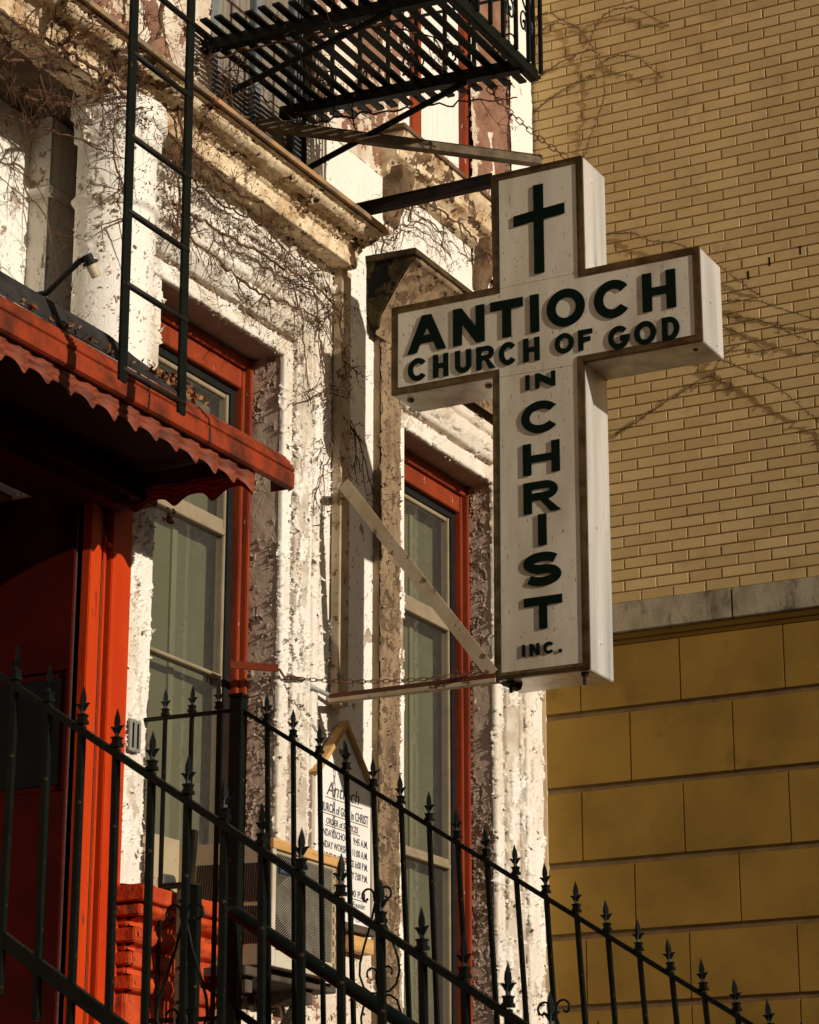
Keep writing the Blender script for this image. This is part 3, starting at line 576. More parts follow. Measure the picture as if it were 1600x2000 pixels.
# ------------------------------------------------------------------ letters
def offset_strip(path, w, closed=False):
    n = len(path); L = []; R = []
    for i in range(n):
        p = Vector(path[i]); a = Vector(path[max(i-1, 0)]); b = Vector(path[min(i+1, n-1)])
        d1 = (p - a).normalized() if i > 0 else (b - p).normalized(); d2 = (b - p).normalized() if i < n-1 else d1
        n1 = Vector((-d1.y, d1.x)); n2 = Vector((-d2.y, d2.x)); m = (n1 + n2).normalized(); k = w / 2 / max(.35, m.dot(n1))
        L.append(tuple(p + m*k)); R.append(tuple(p - m*k))
    return L + R[::-1]
def arc(cx, cy, rx, ry, a0, a1, n=26):
    return [(cx + rx*math.cos(math.radians(a0 + (a1-a0)*i/n)), cy + ry*math.sin(math.radians(a0 + (a1-a0)*i/n))) for i in range(n+1)]
def glyph(ch_, w, h, s):
    """list of closed outlines for a block letter w wide, h tall, stroke s"""
    if ch_ == 'I': return [[(w/2-s/2, 0), (w/2+s/2, 0), (w/2+s/2, h), (w/2-s/2, h)]]
    if ch_ == 'H':
        y0, y1 = h/2 - s*.42, h/2 + s*.42
        return [[(0,0),(s,0),(s,y0),(w-s,y0),(w-s,0),(w,0),(w,h),(w-s,h),(w-s,y1),(s,y1),(s,h),(0,h)]]
    if ch_ == 'T': return [[(w/2-s/2,0),(w/2+s/2,0),(w/2+s/2,h-s),(w,h-s),(w,h),(0,h),(0,h-s),(w/2-s/2,h-s)]]
    if ch_ == 'F': return [[(0,0),(s,0),(s,h*.42),(w*.85,h*.42),(w*.85,h*.42+s*.85),(s,h*.42+s*.85),(s,h-s*.9),(w,h-s*.9),(w,h),(0,h)]]
    if ch_ == 'N': return [[(0,0),(s,0),(s,h-s*1.75),(w-s,0),(w,0),(w,h),(w-s,h),(w-s,s*1.75),(s,h),(0,h)]]
    if ch_ == 'A':
        k = s * 1.08; m = h * .20; ht = h
        def xl(y): return (w/2 - k/2) * y / ht + 0
        yb0, yb1 = h*.24, h*.24 + s*.85
        outer = [(0,0),(k,0),(k + (w/2 - k/2 - k*.0 - k/2*0)*0 + xl(yb0), yb0),(w-k-xl(yb0), yb0),(w-k,0),(w,0),(w/2+k/2,h),(w/2-k/2,h)]
        apex = h - s*1.35
        hole = [(k + xl(yb1), yb1),(w-k-xl(yb1), yb1),(w/2, min(apex, h*.86))]
        return [outer, hole[::-1]]
    if ch_ == 'O': return [arc(w/2,h/2,w/2,h/2,0,354,59), arc(w/2,h/2,w/2-s,h/2-s*.92,354,0,59)]
    if ch_ == 'C': return [arc(w/2,h/2,w/2,h/2,38,322,44) + arc(w/2,h/2,w/2-s,h/2-s*.92,322,38,44)]
    if ch_ == 'G':
        p = arc(w/2,h/2,(w-s)/2,(h-s)/2,42,352,44) + [(w - s/2, h*.47), (w*.56, h*.47)]
        return [offset_strip(p, s*.96)]
    if ch_ == 'U':
        p = [(s/2, h)] + arc(w/2, w/2*.95, (w-s)/2, w/2*.95 - s/2, 180, 360, 24) + [(w-s/2, h)]
        return [offset_strip(p, s)]
    if ch_ == 'D':
        r = h/2
        return [[(0,0)] + arc(w*.42, h/2, w*.58, h/2, -90, 90, 24) + [(0,h)], ([(s, s*.9)] + arc(w*.42, h/2, w*.58 - s, h/2 - s*.9, -90, 90, 24) + [(s, h - s*.9)])[::-1]]
    if ch_ == 'R':
        b0 = h*.40; cyb = (b0 + h) / 2; ry = (h - b0) / 2
        o_ = [(0,0),(s,0),(s,b0),(w*.46,b0),(w - s*1.12,0),(w*1.04,0),(w*.68, b0 + .012*h)] + arc(w*.60, cyb, w*.36, ry, -78, 90, 18) + [(0,h)]
        return [o_, ([(s, b0 + s*.85)] + arc(w*.60, cyb, w*.36 - s, ry - s*.85, -90, 90, 16) + [(s, h - s*.85)])[::-1]]
    if ch_ == 'S':
        q = (h - s) / 4; rx = (w - s) / 2
        p = arc(w/2, h - s/2 - q, rx, q, 28, 262, 26) + arc(w/2, s/2 + q, rx, q, 98, -152, 26)
        return [offset_strip(p, s)]
    if ch_ == '.': return [[(0,0),(s,0),(s,s),(0,s)]]
    return []
def outlines_mesh(name, outs, thick, M):
    """fill 2-D outlines (u, v), give them thickness and place them with M(u, v, w)"""
    cu = bpy.data.curves.new(name, 'CURVE'); cu.dimensions = '2D'; cu.fill_mode = 'BOTH'; cu.extrude = thick / 2
    for pl_ in outs:
        sp = cu.splines.new('POLY'); sp.points.add(len(pl_) - 1)
        for i, (a, b) in enumerate(pl_): sp.points[i].co = (a, b, 0, 1)
        sp.use_cyclic_u = True
    return curve_mesh(cu, name, M)
def curve_mesh(cu, name, M):
    ob = bpy.data.objects.new('tmp', cu); C.objects.link(ob); dg = bpy.context.evaluated_depsgraph_get(); dg.update()
    me = bpy.data.meshes.new_from_object(ob.evaluated_get(dg)); me.name = name; bpy.data.objects.remove(ob); bpy.data.curves.remove(cu)
    for v in me.vertices: v.co = M(v.co.x, v.co.y, v.co.z)
    me.materials.clear()
    bm = bmesh.new(); bm.from_mesh(me); bmesh.ops.remove_doubles(bm, verts=bm.verts, dist=1e-6); bmesh.ops.recalc_face_normals(bm, faces=bm.faces); bm.to_mesh(me); bm.free()
    return me
def text_mesh(body, size, width, M, thick=.0015, shear=0.0, name='lettering', align='LEFT', bold=.0):
    cu = bpy.data.curves.new(name, 'FONT'); cu.body = body; cu.size = size; cu.extrude = thick/2; cu.shear = shear; cu.offset = bold; cu.resolution_u = 3
    me = curve_mesh(cu, name, lambda a, b, c: Vector((a, b, c)))
    xs = [v.co.x for v in me.vertices]; x0, x1 = min(xs), max(xs); k = width / max(1e-6, x1 - x0)
    for v in me.vertices: v.co = M((v.co.x - x0) * k, v.co.y, v.co.z)
    return me

# ------------------------------------------------------------------ cross-shaped sign
XS = 10.41; XB = 10.69
sg = thing('cross_sign', (XS, 4.77, 4.44), 'large illuminated-box cross sign lettered for a church, hung out from the facade on steel bars', 'sign')
CR = [(5.02, 7.075), (4.515, 7.075), (4.515, 6.460), (3.915, 6.460), (3.915, 5.975), (4.53, 5.975), (4.535, 4.442), (5.028, 4.442), (5.02, 5.985), (5.588, 5.985), (5.588, 6.460), (5.012, 6.460)]
b = MB().prism(CR, lambda p: (XS + .008, *p), lambda p: (XB, *p)).build('cabinet', ALU, sg, bevel=.004)
IN = .036
inner = [(5.02-IN, 7.075-IN), (4.515+IN, 7.075-IN), (4.515+IN, 6.460-IN), (3.915+IN, 6.460-IN), (3.915+IN, 5.975+IN), (4.53+IN, 5.975+IN), (4.535+IN, 4.442+IN), (5.028-IN, 4.442+IN), (5.02-IN, 5.985+IN), (5.588-IN, 5.985+IN), (5.588-IN, 6.460-IN), (5.012-IN, 6.460-IN)]
tm = MB(); n = 12
O2 = [(a + (.004 if a > 4.77 else -.004), b_) for a, b_ in CR]
vs = [(XS - .011, *p) for p in CR] + [(XS - .011, *((c[0]*.45 + i_[0]*.55), (c[1]*.45 + i_[1]*.55))) for c, i_ in zip(CR, inner)] + [(XS - .007, *p) for p in inner] + [(XS + .0075, *p) for p in inner] + [(XS + .0075, *p) for p in CR]
fs = []
for i in range(n):
    j = (i+1) % n
    for k in range(4): fs.append((k*n+i, k*n+j, (k+1)*n+j, (k+1)*n+i))
    fs.append((4*n+i, 4*n+j, j, i))
tm.add(vs, fs); tm.build('edge_trim', TRIM, sg, bevel=.0018)
# face panels with thin seams between them
XF = XS - .004
fm = MB()
fm.box((XF, 5.012-IN-.0, 6.453), (XF + .004, 4.515+IN, 7.075-IN)).box((XF, 5.588-IN, 5.985+IN), (XF + .004, 3.915+IN, 6.425 - .0)).box((XF, 5.588-IN-.578, 6.4255), (XF + .004, 4.515+IN, 6.4515))
fm = MB()
fm.box((XF, 5.012-IN, 6.4505), (XF+.004, 4.515+IN, 7.075-IN)).build('face_panel', FACE, sg)
MB().prism([(5.588-IN, 5.985+IN), (5.588-IN, 6.460-IN), (5.012-IN, 6.460-IN), (5.012-IN, 6.4485), (4.515+IN, 6.4485), (4.515+IN, 6.460-IN), (3.915+IN, 6.460-IN), (3.915+IN, 5.975+IN), (4.53+IN, 5.975+IN), (4.53+IN, 5.9705), (5.02-IN, 5.9785), (5.02-IN, 5.985+IN)], lambda p: (XF, *p), lambda p: (XF+.004, *p)).build('face_panel', FACE, sg)
MB().prism([(5.02-IN, 5.9765), (4.53+IN, 5.9685), (4.535+IN, 4.442+IN), (5.028-IN, 4.442+IN)], lambda p: (XF, *p), lambda p: (XF+.004, *p)).build('face_panel', FACE, sg)
LT = .0052
def ML(u, v, w): return Vector((XF - LT/2 - .0004 + w, -u, v))
def put(chars, specs, h, s, zfun):
    outs = []
    for c_, (yl, yr) in zip(chars, specs):
        w = yl - yr
        for ol in glyph(c_, w, h, s): outs.append([(-yl + a, zfun(-yl + a) + b_) for a, b_ in ol])
    return outs
def part_letters(chars, specs, h, s, zfun=None, z=None):
    zf = zfun or (lambda u: z)
    for c_, sp in zip(chars, specs):
        link('letter', outlines_mesh('letter', put(c_, [sp], h, s, zf), LT, ML), LET, sg)
# emblem cross
cz0, cz1, cyc = 6.488, 6.968, 4.757
link('emblem', outlines_mesh('emblem', [[(-cyc-.027, cz0), (-cyc+.027, cz0), (-cyc+.027, 6.775), (-4.615, 6.782), (-4.615, 6.84), (-cyc+.027, 6.833), (-cyc+.027, cz1), (-cyc-.027, cz1), (-cyc-.027, 6.83), (-4.895, 6.822), (-4.895, 6.765), (-cyc-.027, 6.773)]], LT, ML), LET, sg)
tilt = lambda z0: (lambda u: z0 - .012 * (u + 4.77))
part_letters('ANTIOCH', [(5.497, 5.277), (5.238, 5.062), (5.030, 4.850), (4.8125, 4.762), (4.722, 4.516), (4.468, 4.268), (4.213, 4.040)], .198, .049, tilt(6.180))
part_letters('CHURCH', [(5.494, 5.382), (5.352, 5.265), (5.228, 5.138), (5.110, 5.008), (4.985, 4.885), (4.852, 4.763)], .122, .029, tilt(6.030))
part_letters('OF', [(4.682, 4.580), (4.556, 4.480)], .106, .027, tilt(6.040))
part_letters('GOD', [(4.398, 4.286), (4.262, 4.148), (4.118, 4.028)], .122, .029, tilt(6.012))
part_letters('IN', [(4.846, 4.818), (4.790, 4.682)], .078, .022, z=5.882)
part_letters('C', [(4.868, 4.660)], .165, .044, z=5.650)
part_letters('H', [(4.862, 4.666)], .160, .044, z=5.442)
part_letters('R', [(4.862, 4.672)], .158, .044, z=5.246)
part_letters('I', [(4.800, 4.730)], .156, .045, z=5.080)
part_letters('S', [(4.868, 4.670)], .168, .044, z=4.878)
part_letters('T', [(4.868, 4.668)], .158, .042, z=4.668)
part_letters('INC.', [(4.884, 4.862), (4.842, 4.790), (4.770, 4.712), (4.690, 4.670)], .058, .0155, z=4.542)
# screws on the cabinet ends and underside
for (x_, y_, z_) in ((10.52, 4.515, 6.98), (10.52, 4.515, 6.52), (10.53, 3.915, 6.22), (10.60, 3.915, 6.02), (10.52, 4.533, 5.17), (10.54, 4.533, 4.60)):
    MB().tube([(x_, y_ + .002, z_), (x_, y_ - .004, z_), (x_, y_ - .007, z_)], [.011, .010, .004], 10).build('screw', ALU, sg)
for (x_, y_) in ((10.50, 5.53), (10.50, 5.09), (10.50, 3.99)):
    MB().tube([(x_, y_, 5.987), (x_, y_, 5.976), (x_, y_, 5.968)], [.018, .018, .008], 10).build('drain_plug', TRIM, sg)
for (x_, y_) in ((10.44, 4.96), (10.46, 4.585)):
    MB().tube([(x_, y_, 4.445), (x_, y_, 4.428)], .020, 6).tube([(x_, y_, 4.428), (x_, y_, 4.385)], .009, 8).build('hanging_bolt', IRONR, sg)
# support steelwork
MB().box((10.555, 5.965, 4.47), (10.655, 6.015, 6.82)).build('wall_post', TANBAR, sg, bevel=.003)
MB().bar((10.40, 5.91, 4.452), (10.60, 5.985, 4.462), .05, .02).build('post_bracket', TANBAR, sg)
MB().bar((10.41, 5.865, 5.55), (10.58, 5.975, 5.56), .05, .03).build('post_bracket', TANBAR, sg)
MB().bar((10.40, 5.86, 5.56), (10.40, 5.035, 4.475), .006, .066, up=(0, .8, .6)).bar((10.43, 5.88, 5.535), (10.43, 5.05, 4.445), .05, .006, up=(0, .8, .6)).build('diagonal_brace', TANBAR, sg)
MB().box((10.395, 5.02, 4.472), (10.445, 5.93, 4.478)).box((10.392, 5.02, 4.456), (10.398, 5.93, 4.4715)).build('lower_bar', REDBAR, sg, bevel=.0012)
MB().box((10.393, 5.02, 4.436), (10.44, 5.93, 4.455)).build('lower_flange', TANBAR, sg)
MB().tube([(10.14, D - .03, 4.53), (10.58, 5.965, 4.485)], .012, 8).build('stay_tube', HOSE, sg, smooth=True)
MB().box((10.40, 5.01, 7.025), (10.45, D, 7.075)).box((10.40, 5.01, 7.0755), (10.405, D, 7.09)).build('upper_bar', IRONR, sg, bevel=.002)
MB().bar((9.80, D, 7.335), (10.55, 4.80, 7.165), .052, .046).bar((9.80, D - .0, 7.3605), (10.55, 4.80, 7.1905), .056, .004).build('upper_brace', simple('weathered_angle_iron', (.20, .15, .09), (.09, .065, .04), 9, .7, bstr=.5), sg, bevel=.003)
MB().bar((10.42, 5.03, 4.47), (10.52, 4.95, 4.425), .05, .035).build('corner_bracket', IRONR, sg, bevel=.003)

# chains: each its own thing
def chain(name, pts, pitch, rad, wire, mat, label):
    P = [Vector(p) for p in pts]; segs = []; L = 0
    cum = [0]
    for a, b in zip(P[:-1], P[1:]): cum.append(cum[-1] + (b-a).length)
    def at_(s):
        for i in range(len(P)-1):
            if s <= cum[i+1] + 1e-9: return P[i].lerp(P[i+1], (s - cum[i]) / max(1e-9, cum[i+1]-cum[i]))
        return P[-1]
    m = MB(); k = 0; s = 0
    while s + pitch <= cum[-1]:
        a = at_(s); b = at_(s + pitch); d = (b-a).normalized(); q = d.cross(Vector((0, 0, 1)))
        if q.length < .1: q = Vector((1, 0, 0))
        q.normalize(); u = q if k % 2 else d.cross(q).normalized()
        rot = .6; u = (u * math.cos(rot) + d.cross(u) * math.sin(rot)).normalized()
        c_ = (a+b)/2; hl = pitch*.5 + wire*.7 - rad
        ring = []
        for t in range(14):
            an = 2*math.pi*t/13; xx = math.cos(an)*rad; yy = math.sin(an)*rad
            ring.append(c_ + d * (xx + (hl if xx > 0 else -hl)) + u * yy)
        m.tube(ring, wire/2, 5, cap=False); s += pitch; k += 1
    o = m.build(name, mat, None, smooth=True); return tag(o, label, 'chain')
def sag(a, b, d, n=16):
    a = Vector(a); b = Vector(b); return [a.lerp(b, i/n) - Vector((0, 0, d * 4 * (i/n) * (1 - i/n))) for i in range(n+1)]
chain('sign_chain', sag((10.30, 4.98, 7.51), (10.56, 4.66, 7.16), .03), .036, .0115, .006, RUST, 'rusty chain sloping from the fire escape floor down to the top of the cross sign')
chain('sign_chain', sag((10.10, D - .05, 4.505), (10.42, 5.06, 4.50), .035), .030, .009, .005, RUST, 'rusty chain stretched level from the red strap to the bottom corner of the cross sign')
chain('sign_chain', sag((10.405, 5.15, 4.42), (10.405, 5.15, 4.02), 0) , .034, .011, .006, RUST, 'loose rusty chain hanging straight down in front of the second red window frame')
chain('notice_chain', sag((10.28, D - .035, 4.22), (10.50, 5.985, 4.17), .03), .022, .006, .0035, RUST, 'short thin chain hooked to the pointed top of the service notice')
st = thing('chain_strap', (9.9, 6.1, 4.50), 'red painted steel strap bolted to the first window frame, holding the lower chain', 'strap')
MB().bar((9.84, 6.16, 4.53), (10.06, D - .03, 4.545), .008, .038).build('strap', simple('dull_dark_red_strap', (.13, .022, .008), (.08, .02, .01), 20, .8, spec=.05), st, bevel=.002)
MB().tube([(10.06, D - .035, 4.54), (10.09, D - .05, 4.50), (10.12, D - .06, 4.515)], .006, 6).bar((10.12, D - .06, 4.515), (10.19, D - .09, 4.505), .014, .016).build('turnbuckle', RUST, st)

# ------------------------------------------------------------------ fire escape
fe = thing('fire_escape', (9.7, D, 7.45), 'black iron fire escape balcony with slatted floor above the cross sign', 'fire escape')
def zf(y): return 7.555 - (D - y) * .045
for X_ in (9.28, 10.08):
    MB().bar((X_, D + .02, zf(D) - .03), (X_, 4.69, zf(4.69) - .03), .05, .062).bar((X_ + .03, D + .02, zf(D)), (X_ + .03, 4.69, zf(4.69)), .06, .006).build('cross_beam', IRON, fe, bevel=.002)
for i in range(17):
    y_ = 4.69 + i * .081; e = rng.uniform(-.012, .012)
    MB().box((9.10 + e, y_, zf(y_) + .004), (10.31 + e, y_ + .040, zf(y_) + .016)).build('slat', IRON, fe)
MB().box((9.00, 4.665, zf(4.66) - .050), (10.23, 4.675, zf(4.66) + .012)).box((9.00, 4.676, zf(4.66) - .050), (10.23, 4.71, zf(4.66) - .042)).build('edge_beam', IRON, fe, bevel=.0015)
for X_, zb in ((9.28, 7.20), (10.08, 7.13)):
    MB().tube([(X_, D + .01, zb), (X_, 5.0, zf(5.0) - .06)], .016, 6).build('strut', IRON, fe)
def balusters(p0, p1, nseg, h):
    P0, P1 = Vector(p0), Vector(p1)
    for i in range(nseg + 1):
        p = P0.lerp(P1, i / nseg); MB().box((p.x-.009, p.y-.009, p.z), (p.x+.009, p.y+.009, p.z + h)).build('baluster', IRON, fe)
    MB().bar(P0 + Vector((0, 0, h)), P1 + Vector((0, 0, h)), .03, .012).build('rail', IRON, fe)
    MB().bar(P0 + Vector((0, 0, h*.55)), P1 + Vector((0, 0, h*.55)), .02, .008).build('rail', IRON, fe)
balusters((9.10, 4.66, zf(4.66)), (10.25, 4.66, zf(4.66)), 8, .92)
balusters((10.25, 4.70, zf(4.70)), (10.25, D - .02, zf(D)), 8, .85)
for i in range(5):
    m = MB()
    x_ = 9.24 + i * .2875/1.0 * .75
    for sgn in (-1, 1):
        m.tube([(x_ + sgn * (.035 + .05*t/18*math.cos(t*.55)), 4.668, zf(4.66) + .20 + .05*(t/18)*math.sin(t*.55) * 1.6) for t in range(19)], .005, 5)
        m.tube([(x_ + sgn * .05 * math.sin(t/12*math.pi), 4.668, zf(4.66) + .28 + .012 * t) for t in range(13)], .005, 5)
    m.build('scrollwork', IRON, fe)
for i in range(5):
    m = MB(); y_ = 4.86 + i * .26
    for sgn in (-1, 1):
        m.tube([(10.245, y_ + sgn * (.03 + .05*t/18*math.cos(t*.55)), zf(y_) + .20 + .07*(t/18)*math.sin(t*.55)) for t in range(19)], .005, 5)
    m.build('scrollwork', IRON, fe)

# drop ladder
ld = thing('iron_ladder', (7.43, 5.03, 4.9), 'black iron drop ladder hanging in front of the door awning', 'ladder')
LX0, LX1 = 7.235, 7.640
for X_ in (LX0, LX1):
    MB().bar((X_, 5.03, 4.905), (X_ - .035, 5.03, 9.2), .012, .052, up=(1, 0, 0)).bar((X_ + .018, 5.035, 4.905), (X_ - .017, 5.035, 9.2), .028, .008, up=(0, 1, 0)).build('side_rail', IRON, ld, bevel=.002)
for z_ in (4.955, 5.30, 5.60, 5.915, 6.27, 6.60, 6.93, 7.26, 7.6, 7.93, 8.26, 8.6):
    k = (z_ - 4.9) / 4.3 * -.035
    MB().tube([(LX0 + k, 5.03, z_), (LX1 + k + .02, 5.03, z_ - .004)], .0125, 8).build('rung', IRONR, ld, smooth=True)

# ------------------------------------------------------------------ awning
aw = thing('door_awning', (7.7, D, 5.1), 'rusty red metal door awning with scalloped valance and torn roof felt', 'awning')
AX0, AX1 = 5.4, 8.97
FP = [(5.318, 5.026), (5.304, 5.030), (5.302, 5.034), (5.300, 5.090), (5.308, 5.094), (5.308, 5.104), (5.300, 5.110), (5.300, 5.122), (5.312, 5.128), (5.312, 5.140), (5.322, 5.146), (5.322, 5.158), (5.338, 5.166), (5.345, 5.182), (5.372, 5.202)]
def prof_strip(prof, x0, x1, th_=.004): 
    poly = prof + [(a + th_ * 2, b_ - th_) for a, b_ in prof[::-1]]
    return poly
MB().prism(prof_strip(FP, 0, 0), lambda p: (AX0, *p), lambda p: (AX1, *p)).build('fascia_gutter', AWN, aw, bevel=.001)
MB().prism([(5.320, 5.029), (5.306, 5.04), (5.31, 5.13), (5.36, 5.19), (5.42, 5.19), (5.42, 5.031)], lambda p: (AX1 - .006, *p), lambda p: (AX1 + .001, p[0], p[1])).build('fascia_end', AWN, aw)
# fascia joints (dark seams with drip lines)
m = MB()
for x_ in (6.55, 7.815, 8.27):
    m.tube([(x_, 5.300, 5.026), (x_, 5.297, 5.09), (x_ - .012, 5.299, 5.13), (x_ - .04, 5.335, 5.18)], .0035, 5)
m.build('seam', TAR, aw)
# roof
m = MB()
m.add([(AX0, 5.372, 5.202), (AX1, 5.372, 5.202), (AX1 - .75, D - .20, 5.50), (AX0, D - .20, 5.50)], [(0, 1, 2, 3)]).add([(AX1, 5.372, 5.202), (AX1, D - .05, 5.19), (AX1 - .75, D - .20, 5.50)], [(0, 1, 2)])
m.build('roof_sheet', AWN, aw, recalc=False)
m = MB()
m.add([(AX0, 5.366, 5.199), (7.95, 5.366, 5.199), (7.72, 5.435, 5.335), (AX0, 5.435, 5.35)], [(0, 1, 2, 3)]).add([(AX0, 5.435, 5.35), (7.72, 5.435, 5.335), (7.76, 5.85, 5.56), (AX0, 5.85, 5.57)], [(0, 1, 2, 3)])
m.add([(7.95, 5.366, 5.199), (8.27, 5.385, 5.21), (8.09, 5.41, 5.27), (7.88, 5.42, 5.295), (7.72, 5.435, 5.335)], [(0, 1, 2, 3, 4)])
m.build('roof_felt', TAR, aw, recalc=False)
# scalloped corrugated valance
def valance(path0, path1, zt, zb, pitch, amp, out, mat):
    P0 = Vector(path0); P1 = Vector(path1); L = (P1-P0).length; n_ = int(L / .006); d = (P1-P0).normalized(); nrm = Vector(out)
    vs = []; fs = []; K = 20
    for i in range(n_ + 1):
        s = L * i / n_; ph = 2*math.pi*s/pitch
        zbot = zb - amp * (.5 + .5*math.cos(ph + .45*math.sin(ph))) * (1 + .12*math.sin(s*9.1))
        for k in range(K + 1):
            t = k / K; z = zt + (zbot - zt) * t
            rid = .0035*math.sin(t*math.pi*9) + .009 * t * math.cos(ph) + .002*math.sin(s*41)*t
            vs.append(P0 + d*s + nrm * rid + Vector((0, 0, z - P0.z)))
    for i in range(n_):
        for k in range(K):
            a = i*(K+1)+k; fs.append((a, a+1, a+K+2, a+K+1))
    return MB().add(vs, fs)
valance((AX0, 5.338, 5.0), (8.70, 5.338, 5.0), 5.09, 4.965, .148, .040, (0, -1, 0), AWNV).build('valance', AWNV, aw, recalc=False, smooth=True)
valance((8.705, 5.345, 5.0), (8.705, D - .03, 5.0), 5.06, 4.985, .20, .050, (-1, 0, 0), AWNV).build('side_valance', RED, aw, recalc=False, smooth=True)
MB().box((AX0, 5.35, 5.04), (8.70, 5.39, 5.12)).build('timber_rail', DOORRED, aw)
MB().box((8.66, 5.391, 5.03), (8.70, D - .032, 5.10)).build('timber_rail', DOORRED, aw)
MB().box((AX0, 5.391, 5.122), (8.77, D - .03, 5.128)).build('ceiling', simple('shade_dark_red_ceiling', (.035, .005, .003), None, 5, .8), aw)  # near-black red, the shade under the awning put into the colour
# dry leaves caught on the awning
def leafpile(name, cen, spread, n_, label, sz=(.012, .03)):
    m = MB(); rr = random.Random(hash(name + str(cen)) % 1000 if False else int(cen[0]*1000))
    for i in range(n_):
        p = Vector(cen) + Vector((rr.gauss(0, spread[0]), rr.gauss(0, spread[1]), abs(rr.gauss(0, spread[2])))); s = rr.uniform(*sz)
        a = Vector((rr.uniform(-1,1), rr.uniform(-1,1), rr.uniform(-1,1))).normalized(); b_ = a.orthogonal().normalized(); c_ = a.cross(b_)
        m.add([p - b_*s, p + c_*s*.45 + a*s*.25, p + b_*s, p - c_*s*.45 + a*s*.2], [(0, 1, 2), (0, 2, 3)])
    return tag(m.build(name, LEAF, None, recalc=False), label, 'leaves', kind=None)
leafpile('leaf_litter', (8.14, 5.395, 5.245), (.10, .02, .025), 130, 'dry brown leaves caught in the torn awning roof beside the ladder')
leafpile('leaf_litter', (7.27, 5.36, 5.215), (.30, .012, .010), 26, 'few dry leaves scattered along the top of the awning gutter')
leafpile('leaf_litter', (9.03, 6.0, 4.99), (.015, .02, .03), 20, 'small clump of dry leaves stuck under the scalloped side valance')

# lamp socket on a bent arm
lp = thing('lamp_socket', (7.95, 5.8, 5.6), 'bare cream lamp socket without bulb on a bent dark arm above the awning', 'lamp')
MB().tube([(7.915, 6.38, 5.70), (7.911, 5.90, 5.682), (7.906, 5.80, 5.747), (7.905, 5.735, 5.792), (7.912, 5.70, 5.800)], .013, 8).build('arm', IRONR, lp, smooth=True)
ax = Vector((.10, -.03, -.16)).normalized(); p0 = Vector((7.905, 5.70, 5.815))
MB().tube([p0, p0 + ax*.03, p0 + ax*.032, p0 + ax*.045], [.022, .022, .034, .034], 14).build('socket_collar', IRONR, lp)
MB().tube([p0 + ax*.045, p0 + ax*.10, p0 + ax*.103], [.024, .021, .017], 14).build('socket_cup', PORC, lp, smooth=False)

# ------------------------------------------------------------------ air conditioner
ac = thing('air_conditioner', (9.76, 5.98, 3.05), 'tan window air conditioner with wire grille sticking out of the first window', 'air conditioner')
A0, A1, AY0, AY1, AZ0, AZ1 = 9.45, 10.08, 5.68, 6.24, 3.05, 3.60
def tl(y): return (AY1 - y) * -.035
m = MB(); vs = []
for x_ in (A0, A1):
    for y_ in (AY0, AY1):
        for z_ in (AZ0, AZ1): vs.append((x_, y_, z_ + tl(y_)))
m.add(vs, [(0,1,3,2),(4,6,7,5),(0,2,6,4),(1,5,7,3),(0,4,5,1),(2,3,7,6)]); m.build('housing', ACM, ac, bevel=.006)
m = MB()
for (za, zb) in ((3.150, 3.315), (3.335, 3.505)):
    for i in range(27):
        y_ = AY0 + .055 + i * .0128; z_o = tl(y_)
        m.bar((A0 - .0012, y_, za + z_o), (A0 - .0012, y_ - .012, zb + z_o), .0058, .003, up=(1, 0, 0))
m.build('louvre', GASK, ac)
gx0, gx1, gz0, gz1 = A0 + .035, A1 - .085, AZ0 + .075, AZ1 - .05
MB().box((gx0, AY0 - .0035, gz0 - .02), (gx1, AY0 - .001, gz1 - .02)).build('grille_back', DARK, ac)
m = MB(); W_ = gx1 - gx0; H_ = gz1 - gz0; st_ = .020
yy = AY0 - .010
for sgn in (1, -1):
    t = -H_
    while t < W_ + H_:
        # line x = t + sgn-slanted, slope .62
        pts = []
        sl = .62
        xs_ = [0, W_]
        a = (0, (0 - t) * sl * sgn + (0 if sgn > 0 else H_)); b_ = (W_, (W_ - t) * sl * sgn + (0 if sgn > 0 else H_))
        # clip on z
        (x0_, z0_), (x1_, z1_) = a, b_
        if abs(z1_ - z0_) > 1e-9:
            def cut(zc): return x0_ + (zc - z0_) / (z1_ - z0_) * (x1_ - x0_)
            lo_, hi_ = sorted((cut(0), cut(H_))); xa_, xb_ = max(0, lo_), min(W_, hi_)
            if xb_ - xa_ > .004:
                zA = z0_ + (xa_ - x0_) / (x1_ - x0_) * (z1_ - z0_); zB = z0_ + (xb_ - x0_) / (x1_ - x0_) * (z1_ - z0_)
                m.bar((gx0 + xa_, yy - .0012*sgn, gz0 - .02 + zA), (gx0 + xb_, yy - .0012*sgn, gz0 - .02 + zB), .0022, .0034)
        t += st_
m.build('wire_grille', WIRE, ac)
MB().box((A0, AY0 - .016, AZ1 - .052), (A1 + .02, AY0 + .03, AZ1 - .018 + .012)).build('wood_strip', WOOD, ac, bevel=.002)
MB().box((A1 - .04, AY0 - .014, AZ0 - .02), (A1 + .012, AY0 + .02, AZ1 - .053)).build('wood_strip', WOOD, ac, bevel=.002)
MB().box((A0 + .002, AY0 - .012, AZ0 - .02), (A0 + .034, AY0 - .001, AZ1 - .053)).box((gx0, AY0 - .012, AZ0 - .02), (gx1, AY0 - .0036, AZ0 + .052)).build('front_bezel', ACL, ac, bevel=.002)
m = MB()
for k in range(9): m.box((A1 - .062, AY0 - .010, AZ0 + .03 + k*.052), (A1 - .055, AY0 - .004, AZ0 + .055 + k*.052))
m.build('clip', ACL, ac)
MB().box((gx0 + .02, AY0 - .018, AZ1 - .155), (gx0 + .22, AY0 - .0135, AZ1 - .115)).build('badge', BADGE, ac)
